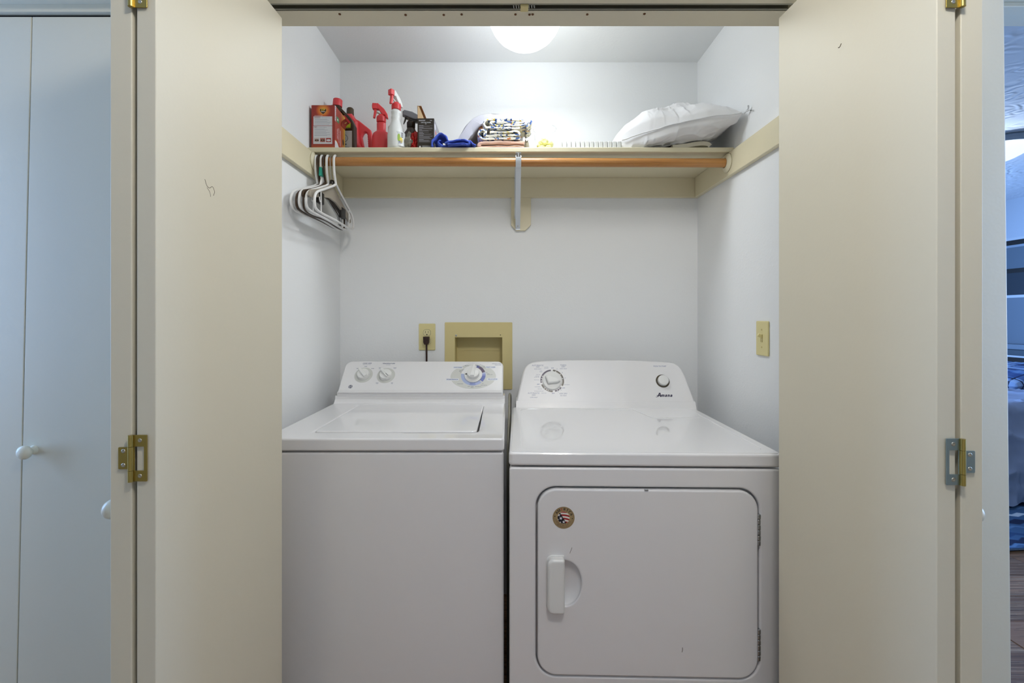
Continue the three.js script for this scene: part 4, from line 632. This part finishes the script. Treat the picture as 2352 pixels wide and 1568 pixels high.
const printTex = canvasTex(1024, 1024, (g, w, h) => {
  g.fillStyle = '#e9e6da'; g.fillRect(0, 0, w, h);
  for (let i = 0; i < 260; i++) { const x = rnd() * w, y = rnd() * h, k = i % 5; g.save(); g.translate(x, y); g.rotate(rnd() * 6.3); g.fillStyle = k < 3 ? '#3c5a92' : k === 3 ? '#d9844e' : '#d9c45a'; if (k === 0) g.fillRect(-34, -13, 68, 26); else if (k === 1) { g.beginPath(); g.ellipse(0, 0, 44, 15, 0, 0, 7); g.fill(); } else if (k === 2) { g.beginPath(); g.arc(0, 0, 26, 0, 4); g.lineWidth = 11; g.strokeStyle = '#34507f'; g.stroke(); } else { g.beginPath(); g.arc(0, 0, 15, 0, 7); g.fill(); g.strokeStyle = '#7a3c30'; g.lineWidth = 2; g.stroke(); } g.restore(); }
});
printTex.wrapS = printTex.wrapT = THREE.RepeatWrapping;
const printed = (ox, oy) => { const m = printTex.clone(); m.repeat.set(4.2, 4.2); m.offset.set(ox, oy); m.needsUpdate = true; return std('#ffffff', 0.9, { map: m }); };
const soft = (g, a, f, s) => { g.deleteAttribute('uv'); return metric(warp(g, (v) => { v.x += a * noise3(v.x * f, v.y * f, v.z * f + s); v.y += a * noise3(v.x * f + 9, v.y * f + s, v.z * f); v.z += a * noise3(v.x * f, v.y * f + 5, v.z * f + s); })); };
{
  const peach = ribbon([[0.088, 0.009], [0.02, 0.008], [-0.06, 0.008], [-0.083, 0.010], [-0.0885, 0.017], [-0.083, 0.024], [-0.05, 0.027], [0.02, 0.026], [0.075, 0.027], [0.089, 0.025]], 0.0135, 0.125, 110, 0.004).translate(-0.0235, ST, -1.895);
  tag(obj('hand_towel', soft(peach, 0.003, 30, 1), terry('#ffcfba', 26, 0.004)), 'folded peach towel at the bottom of the towel pile', 'towel', 'folded towels in the shelf pile');
  const low = ribbon([[0.078, 0.041], [0.03, 0.04], [-0.03, 0.041], [-0.07, 0.044], [-0.085, 0.056], [-0.08, 0.069], [-0.066, 0.074], [-0.055, 0.066], [-0.064, 0.058], [-0.05, 0.052], [0.0, 0.054], [0.06, 0.053], [0.076, 0.058], [0.07, 0.066], [0.02, 0.066], [-0.04, 0.066]], 0.0088, 0.115, 160, 0.002).translate(-0.03, ST, -1.885);
  tag(obj('kitchen_towel', soft(low, 0.003, 34, 5), printed(0.1, 0.3)), 'folded blue-patterned kitchen towel lying on the peach towel', 'towel', 'folded towels in the shelf pile');
  const top = ribbon([[0.055, 0.079], [0.0, 0.079], [-0.06, 0.082], [-0.078, 0.086], [-0.084, 0.098], [-0.076, 0.109], [-0.04, 0.112], [0.03, 0.112], [0.066, 0.109], [0.074, 0.104], [0.05, 0.1], [-0.03, 0.101], [-0.058, 0.098], [-0.05, 0.091], [0.02, 0.091], [0.07, 0.092], [0.088, 0.1], [0.094, 0.108], [0.099, 0.104], [0.094, 0.094], [0.08, 0.084]], 0.0082, 0.11, 190, 0.002).translate(-0.008, ST + 0.002, -1.88);
  tag(obj('kitchen_towel', soft(top, 0.0032, 34, 8), printed(0.55, 0.8)), 'blue-patterned kitchen towel topmost on the towel pile', 'towel', 'folded towels in the shelf pile');
  tag(obj('plastic_bag', crumple(0.035, 0.36, 0.98, 0.9, 0.5, 40, 5).translate(0.077, ST, -1.86), phys('#e6dfd2', 0.3, { transmission: 0.3 })), 'small crinkled translucent plastic bag at the right of the towel pile', 'plastic bag');
}
{
  const t = thing('plastic_cup', 'clear plastic cup holding pale yellow pieces, between the towels and the pillow', 'cup', up(0.148, 1.82));
  obj('cup_wall', lathe([[0, 0.002], [0.031, 0.002], [0.0325, 0.004], [0.045, 0.094], [0.0468, 0.095], [0.0472, 0.0965], [0.0465, 0.098]], 56), phys('#ffffff', 0.04, { transmission: 1, thickness: 0, ior: 1.45, side: THREE.DoubleSide }), t);
  obj('rim', at(new THREE.TorusGeometry(0.0465, 0.0011, 8, 60), 0, 0.0975, 0, Math.PI / 2), phys('#f4f6f8', 0.15, { transmission: 0.6, thickness: 0 }), t);
  const y = std('#e6e39a', 0.6);
  for (const [x, yy, z, r, s] of [[-0.012, 0.003, 0.008, 0.02, 2], [0.014, 0.003, 0.008, 0.02, 5], [-0.004, 0.026, 0.0, 0.025, 8], [0.02, 0.026, -0.002, 0.019, 4], [-0.018, 0.022, -0.004, 0.016, 6], [0.004, 0.004, -0.016, 0.02, 7]]) obj('yellow_piece', crumple(r, 0.8, 0.72, 0.8, 0.3, 60, s).translate(x, yy, z), y, t);
}
{
  const t = thing('ribbed_tray', 'white ribbed plastic tray lying flat between the cup and the pillow', 'tray', up(0.3205, 1.775));
  obj('tray_base', rbox(-0.1215, 0.1215, 0, 0.012, -0.12, -0.002, 0.003), whiteP, t);
  for (let i = 0; i < 14; i++) obj('rib', rbox(-0.1235 + i * 0.01766, -0.1235 + i * 0.01766 + 0.0162, 0.002, 0.0335, -0.122, 0, 0.0028), whiteP, t);
}
// ---------------------------------------------------------------- pillow
function pillowGeo(corner, thick, seedN, wrinkle, n = 90, clampX = 1e9) { // corner(u, v) gives the middle surface
  const pos = [], uv = [], idx = [];
  for (const side of [1, -1]) for (let j = 0; j <= n; j++) for (let i = 0; i <= n; i++) {
    const u = i / n * 2 - 1, v = j / n * 2 - 1, e = Math.pow(Math.max(0, (1 - Math.pow(Math.abs(u), 3)) * (1 - Math.pow(Math.abs(v), 3))), u < 0 ? 0.33 : 0.45), p = corner(u * (1 - 0.05 * v * v), v * (1 - 0.05 * u * u));
    const w = wrinkle * (noise3(u * 2.2 + v * 1.2 + seedN, v * 3.5 - u, side) + 0.6 * Math.pow(1 - Math.abs(noise3(u * 4 + v * 2.5 + seedN, v * 4 - u * 1.5, side + 3)), 4) + 0.2 * Math.pow(1 - Math.abs(noise3(u * 6 + v * 3 + seedN, v * 5 - u * 5, side + 7)), 7)) * Math.min(1, e * 2.5);
    p.y += side * (thick(u, v) * e + w * e) ; p.x = Math.min(p.x + w * 0.3, clampX); p.z += w * 0.4; pos.push(p.x, p.y, p.z); uv.push((u + 1) / 2, (v + 1) / 2);
  }
  const m = (n + 1) * (n + 1); for (let s = 0; s < 2; s++) for (let j = 0; j < n; j++) for (let i = 0; i < n; i++) { const a = s * m + j * (n + 1) + i, b = a + 1, c = a + n + 1, d = c + 1; if (s === 0) idx.push(a, c, b, b, c, d); else idx.push(a, b, c, b, d, c); }
  const g = new THREE.BufferGeometry(); g.setAttribute('position', new THREE.Float32BufferAttribute(pos, 3)); g.setAttribute('uv', new THREE.Float32BufferAttribute(uv, 2)); g.setIndex(idx); g.computeVertexNormals(); return g;
}
{
  const bil = (a, b, c, d) => (u, v) => { const s = (u + 1) / 2, t = (v + 1) / 2, L = THREE.MathUtils.lerp; return V3(L(L(a[0], b[0], s), L(d[0], c[0], s), t), L(L(a[1], b[1], s), L(d[1], c[1], s), t), L(L(a[2], b[2], s), L(d[2], c[2], s), t)); };
  // front left, front right, back right, back left; the right end is propped up against the wall
  const mid = bil([0.425, 0.03, -1.775], [0.862, 0.083, -1.635], [0.862, 0.12, -2.0], [0.44, 0.045, -2.06]);
  const g = pillowGeo((u, v) => { const p = mid(u, v); p.y += 0.045 * (1 - u * u) * (0.35 + 0.65 * (1 - v * v)); return p; }, (u, v) => 0.075 - 0.012 * u, 4, 0.017, 110, 0.866);
  const p = g.attributes.position; for (let i = 0; i < p.count; i++) p.setY(i, Math.max(p.getY(i), p.getZ(i) < -1.748 ? 0.0015 : 0.0)); g.computeVertexNormals();
  const t = thing('pillow', 'white pillow slumped across the right end of the shelf against the wall', 'pillow', [0, ST, 0]);
  const body = obj('pillow_case', g, std('#f2f2f5', 0.85, { bumpMap: rep(clothBump, 14), bumpScale: 0.0004 }), t);
  const seam = []; for (let i = 0; i <= 40; i++) { const u = -0.96 + i / 40 * 1.92, q = mid(u * 0.95, -1); q.y += 0.045 * (1 - u * u) * 0.35; seam.push([Math.min(q.x, 0.864), Math.max(q.y + 0.002 * noise3(u * 9, 1, 2), 0.004), q.z + 0.003]); }
  obj('seam', tube(seam, 0.0022, 120, 7), std('#e6e7ea', 0.85), t);
  obj('corner_ties', [tube([[0.855, 0.083, -1.645], [0.862, 0.094, -1.63], [0.858, 0.1, -1.622]], 0.003, 16, 7), tube([[0.856, 0.085, -1.64], [0.864, 0.086, -1.622], [0.862, 0.079, -1.612]], 0.0025, 16, 7)], std('#dfe2e6', 0.85), t);
}
tag(obj('rolled_mat', ribbon([[-0.085, 0.0085], [-0.03, 0.0145], [0.01, 0.0215], [0.038, 0.0225], [0.055, 0.0185], [0.0605, 0.0125]], 0.0175, 0.16, 60, 0.002).translate(0.728, ST, -1.93), phys('#e6dfcb', 0.45)), 'curled cream plastic sheet tucked under the white pillow', 'mat');

// ---------------------------------------------------------------- bedroom beyond the doorway
{
  const bx0 = CR + 0.11, bx1 = 5.0, bz = -5.2, bw = std('#b9c4d0', 0.85);
  struct('ceiling_bedroom', box(bx0, bx1 + 0.12, CEIL, CEIL + 0.1, bz - 0.1, ZF), std('#dfe3e8', 0.75, { bumpMap: rep(swirlBump, 0.9), bumpScale: 0.0025 }), 'white swirl-textured ceiling of the bedroom', 'ceiling');
  struct('wall_bedroom_left', box(bx0 - 0.02, bx0, 0, CEIL, bz, BACK - 0.11), bw, 'plain left wall of the bedroom', 'wall');
  const s = poly([[bx0, 0], [bx1 + 0.12, 0], [bx1 + 0.12, CEIL], [bx0, CEIL]]); s.holes.push(poly([[2.35, 0.8], [3.85, 0.8], [3.85, 2.1], [2.35, 2.1]]));
  struct('wall_bedroom_back', metric(ext(s, 0.1).translate(0, 0, bz - 0.1)), bw, 'plain back wall of the bedroom with its window', 'wall');
  const w2 = structGroup('window_2', 'white framed daylight window in the back wall of the bedroom', 'window', [3.1, 1.45, bz - 0.05]);
  obj('frame', [box(-0.75, -0.7, -0.65, 0.65, -0.03, 0.03), box(0.7, 0.75, -0.65, 0.65, -0.03, 0.03), box(-0.7, 0.7, -0.65, -0.6, -0.03, 0.03), box(-0.7, 0.7, 0.6, 0.65, -0.03, 0.03), box(-0.02, 0.02, -0.6, 0.6, -0.02, 0.02)], M.white, w2);
  obj('pane', box(-0.7, 0.7, -0.6, 0.6, -0.004, 0.004), phys('#ffffff', 0, { transmission: 1, thickness: 0 }), w2);
  // striped accent wall behind the bed
  const wr = structGroup('wall_bedroom_right', 'bedroom accent wall painted in blue grey, navy, black and white bands', 'wall');
  obj('wall_panel', box(bx1, bx1 + 0.12, 0, CEIL, bz, ZB), bw, wr);
  const bands = [[2.034, 2.061, '#c3ccd4'], [1.986, 2.034, '#040405'], [1.963, 1.986, '#8d9cac'], [1.754, 1.963, '#5a6a78'], [1.71, 1.754, '#040405'], [1.492, 1.71, '#1d2a36'], [1.466, 1.492, '#c3ccd4'], [1.012, 1.466, '#6c7a88'], [0.0, 1.012, '#4c5864']];
  for (const [a, b, c] of bands) obj('painted_band', box(bx1 - 0.004, bx1, a, b, bz, ZB), std(c, 0.7), wr);
  // plank floor: boards laid along x
  const woodTex = (k) => { const t = canvasTex(1024, 128, (g, w, h) => { const base = ['#8a6245', '#9a7052', '#7a543a', '#a87c5c'][k]; g.fillStyle = base; g.fillRect(0, 0, w, h); for (let i = 0; i < 240; i++) { const y = rnd() * h, x = rnd() * w, l = 100 + rnd() * 500; g.strokeStyle = ['rgba(50,32,20,.35)', 'rgba(190,160,128,.35)', 'rgba(92,70,52,.4)', 'rgba(225,205,180,.25)'][i % 4]; g.lineWidth = 0.6 + rnd() * 2.5; g.beginPath(); g.moveTo(x, y); g.bezierCurveTo(x + l / 3, y + (rnd() - 0.5) * 14, x + l / 1.5, y + (rnd() - 0.5) * 14, x + l, y + (rnd() - 0.5) * 8); g.stroke(); } }); t.wrapS = t.wrapT = THREE.RepeatWrapping; return t; };
  const pm = [0, 1, 2, 3].map((k) => std('#ffffff', 0.42, { map: woodTex(k) }));
  const fl = structGroup('floor_bedroom', 'dark brown wooden plank floor of the bedroom', 'floor');
  obj('subfloor', box(bx0, bx1 + 0.12, -0.1, -0.014, bz - 0.1, -2.2), M.dark, fl);
  obj('subfloor', box(2.75, bx1 + 0.12, -0.1, -0.014, -2.2, ZF), M.dark, fl);
  const PW = 0.17, PL = 1.22, pg = rbox(0, PL - 0.002, -0.013, 0.004, -PW + 0.0018, 0, 0.0015, 1); { const uv = pg.attributes.uv; for (let i = 0; i < uv.count; i++) uv.setXY(i, uv.getX(i) / PL, uv.getY(i) / PW); }
  for (let r = 0; r < 17; r++) for (let q = -1; q < 4; q++) { const z = -1.22 - r * PW, x = 1.0 + q * PL + [0.2, 0.74, 0.45, 0.98][r % 4]; if (x + PL < 1.05 || x > bx1 - 0.1 || x < bx0 || x + PL > bx1 + 0.12) continue; const p = obj('plank', pg, pm[(r * 3 + q * 2 + 8) % 4], fl); p.position.set(x, 0, z); }
  scene.getObjectByName('floor').material = std('#ffffff', 0.45, { map: rep(woodTex(1), 0.8, 5.6) });
  // rug
  const rugTex = canvasTex(512, 512, (g, w, h) => { g.fillStyle = '#42658c'; g.fillRect(0, 0, w, h); const C = ['#16284a', '#8fb0cc', '#2c4c78', '#d3dde6', '#1b3158', '#5f86ae', '#0f1c36', '#aac4d8']; for (let r = 0; r < 36; r++) { g.fillStyle = C[(r * 5 + (r >> 2)) % 8]; g.beginPath(); const y = r * 15; for (let x = 0; x <= w; x += 16) g.lineTo(x, y + ((x / 16) % 2 ? 6 : 0) + 6 * Math.sin(x / 60 + r)); for (let x = w; x >= 0; x -= 16) g.lineTo(x, y + 4 + (r % 3) * 4 + ((x / 16) % 2 ? 6 : 0) + 6 * Math.sin(x / 60 + r)); g.fill(); } });
  const rg = new THREE.BoxGeometry(2.0, 0.012, 2.3, 60, 1, 60); rg.deleteAttribute('normal'); { const p = rg.attributes.position; for (let i = 0; i < p.count; i++) { const x = p.getX(i), z = p.getZ(i), e = Math.max(0, (z - 1.05) / 0.1); p.setY(i, p.getY(i) + 0.006 + 0.018 * e * e * (0.6 + 0.4 * noise3(x * 6, 0, 1)) + 0.002 * noise3(x * 5, z * 5, 0)); } } rg.computeVertexNormals();
  const rug = tag(obj('rug', rg, std('#ffffff', 0.95, { map: rugTex })), 'navy, blue and white zigzag striped rug partly under the bed', 'rug'); rug.position.set(3.45, 0.0045, -3.68); rug.rotation.y = 0.1;
  // bed
  const t = thing('bed', 'bed with a grey-blue rumpled comforter seen through the right doorway', 'bed', [0, 0, 0]);
  obj('bed_base', rbox(2.95, 4.9, 0.1, 0.36, -4.72, -3.26, 0.01), M.dark, t);
  for (const [x, z] of [[3.0, -3.32], [3.0, -4.66], [4.84, -3.32], [4.84, -4.66]]) obj('leg', at(new THREE.CylinderGeometry(0.03, 0.025, 0.1, 14), x, 0.062, z), M.dark, t);
  obj('mattress', rbox(2.93, 4.9, 0.36, 0.61, -4.74, -3.24, 0.05, 4), std('#c9ced6', 0.9), t);
  const nu = 120, nv = 110, pos = [], uv = [], idx = [];
  for (let j = 0; j <= nv; j++) for (let i = 0; i <= nu; i++) {
    const x = 2.72 + i / nu * 2.1, s = j / nv; let y, z; const hem = 0.035 + 0.27 * sm(3.3 - x, 0, 0.28);
    if (s < 0.55) { z = -4.78 + s / 0.55 * 1.55; y = 0.655; } else { const d = (s - 0.55) / 0.45, a = Math.min(d / 0.22, 1) * Math.PI / 2, r = 0.07; z = -3.23 + r * Math.sin(a); y = 0.585 + r * Math.cos(a); if (d > 0.22) { const e = (d - 0.22) / 0.78; y -= e * (0.585 - hem); z += 0.16 * e + 0.035 * e * Math.sin(x * 16 + 2 * noise3(x * 3, 1, 2)); } }
    const over = Math.max(0, 2.93 - x); const w = noise3(x * 4, z * 4, y * 4) * 0.02 + 0.024 * Math.pow(1 - Math.abs(noise3(x * 6 + z * 3, z * 5 - x * 2, y * 6)), 4) + 0.012 * Math.pow(1 - Math.abs(noise3(x * 13 + y * 7, z * 9 - x * 6 + y * 9, y * 12)), 3);
    pos.push(x + over * 0.7, y + w - over * 1.6, z + (s > 0.55 ? w : 0)); uv.push(x, z - y);
  }
  for (let j = 0; j < nv; j++) for (let i = 0; i < nu; i++) { const a = j * (nu + 1) + i, b = a + 1, c = a + nu + 1, d = c + 1; idx.push(a, c, b, b, c, d); }
  const cg = new THREE.BufferGeometry(); cg.setAttribute('position', new THREE.Float32BufferAttribute(pos, 3)); cg.setAttribute('uv', new THREE.Float32BufferAttribute(uv, 2)); cg.setIndex(idx); cg.computeVertexNormals();
  tag(obj('comforter', cg, std('#8790a6', 0.9, { side: THREE.DoubleSide })), 'rumpled grey-blue comforter draped over the bedroom bed', 'comforter');
  const hb = thing('headboard', 'dark headboard with pale rails behind the plaid pillow', 'headboard', [4.94, 0, -4.0]);
  obj('panel', rbox(-0.02, 0.03, 0.1, 0.96, -0.85, 0.85, 0.006), M.dark, hb); obj('rail', rbox(-0.035, 0.04, 0.959, 1.01, -0.88, 0.88, 0.008), std('#71808f', 0.6), hb); obj('rail', rbox(-0.034, 0.03, 0.883, 0.903, -0.88, 0.88, 0.004), std('#c3ccd4', 0.6), hb); obj('panel_inset', rbox(-0.03, 0, 0.905, 0.957, -0.86, 0.86, 0.004), std('#3b4c58', 0.6), hb);
  const plaid = canvasTex(512, 512, (g, w, h) => { g.fillStyle = '#5d83b4'; g.fillRect(0, 0, w, h); for (const o of [0, 256]) for (const [a, b, c] of [[0, 46, 'rgba(214,226,240,.75)'], [46, 12, 'rgba(16,26,58,.9)'], [84, 30, 'rgba(150,180,214,.6)'], [128, 60, 'rgba(40,66,120,.6)'], [198, 8, 'rgba(14,22,48,.9)'], [220, 22, 'rgba(226,234,244,.6)']]) { g.fillStyle = c; g.fillRect(o + a, 0, b, h); g.fillRect(0, o + a, w, b); } });
  const pg2 = pillowGeo((u, v) => V3(0.26 * v, 0.075 + 0.06 * v, -0.36 * u), () => 0.085, 2, 0.008, 60);
  const pl = thing('pillow', 'blue and white plaid pillow on the bedroom bed', 'pillow', [4.52, 0.67, -4.16]); obj('pillow_case', pg2, std('#a9b4c4', 0.9, { map: plaid }), pl);
  const l = thing('ceiling_lamp', 'lit ribbed glass bowl lamp on the bedroom ceiling', 'ceiling lamp', [3.27, CEIL, -3.04]);
  obj('base_ring', lathe([[0, 0], [0.175, 0], [0.185, -0.012], [0.18, -0.022], [0.172, -0.03], [0.176, -0.04], [0.166, -0.046], [0, -0.046]], 56), std('#8c97a6', 0.45), l);
  const bowl = lathe([[0.163, -0.046], [0.16, -0.06], [0.148, -0.075], [0.12, -0.098], [0.08, -0.12], [0.04, -0.136], [0.015, -0.146], [0, -0.148]], 96); { const p = bowl.attributes.position; for (let i = 0; i < p.count; i++) { const a = Math.atan2(p.getZ(i), p.getX(i)), k = 1 + 0.012 * Math.cos(a * 32); p.setX(i, p.getX(i) * k); p.setZ(i, p.getZ(i) * k); } bowl.computeVertexNormals(); }
  obj('glass_bowl', bowl, std('#f4fbff', 0.3, { emissive: sr('#e8f8ff'), emissiveIntensity: 0.9 }), l);
  obj('finial', lathe([[0, -0.146], [0.008, -0.147], [0.009, -0.153], [0.005, -0.158], [0.006, -0.163], [0, -0.167]], 20), M.steel, l);
  pointLight('bedroom_lamp_light', new THREE.Color().setRGB(0.85, 0.95, 1.0), LAMP_BEDROOM, [3.27, CEIL - 0.09, -3.04], 4);
}
renderer.render(scene, camera);
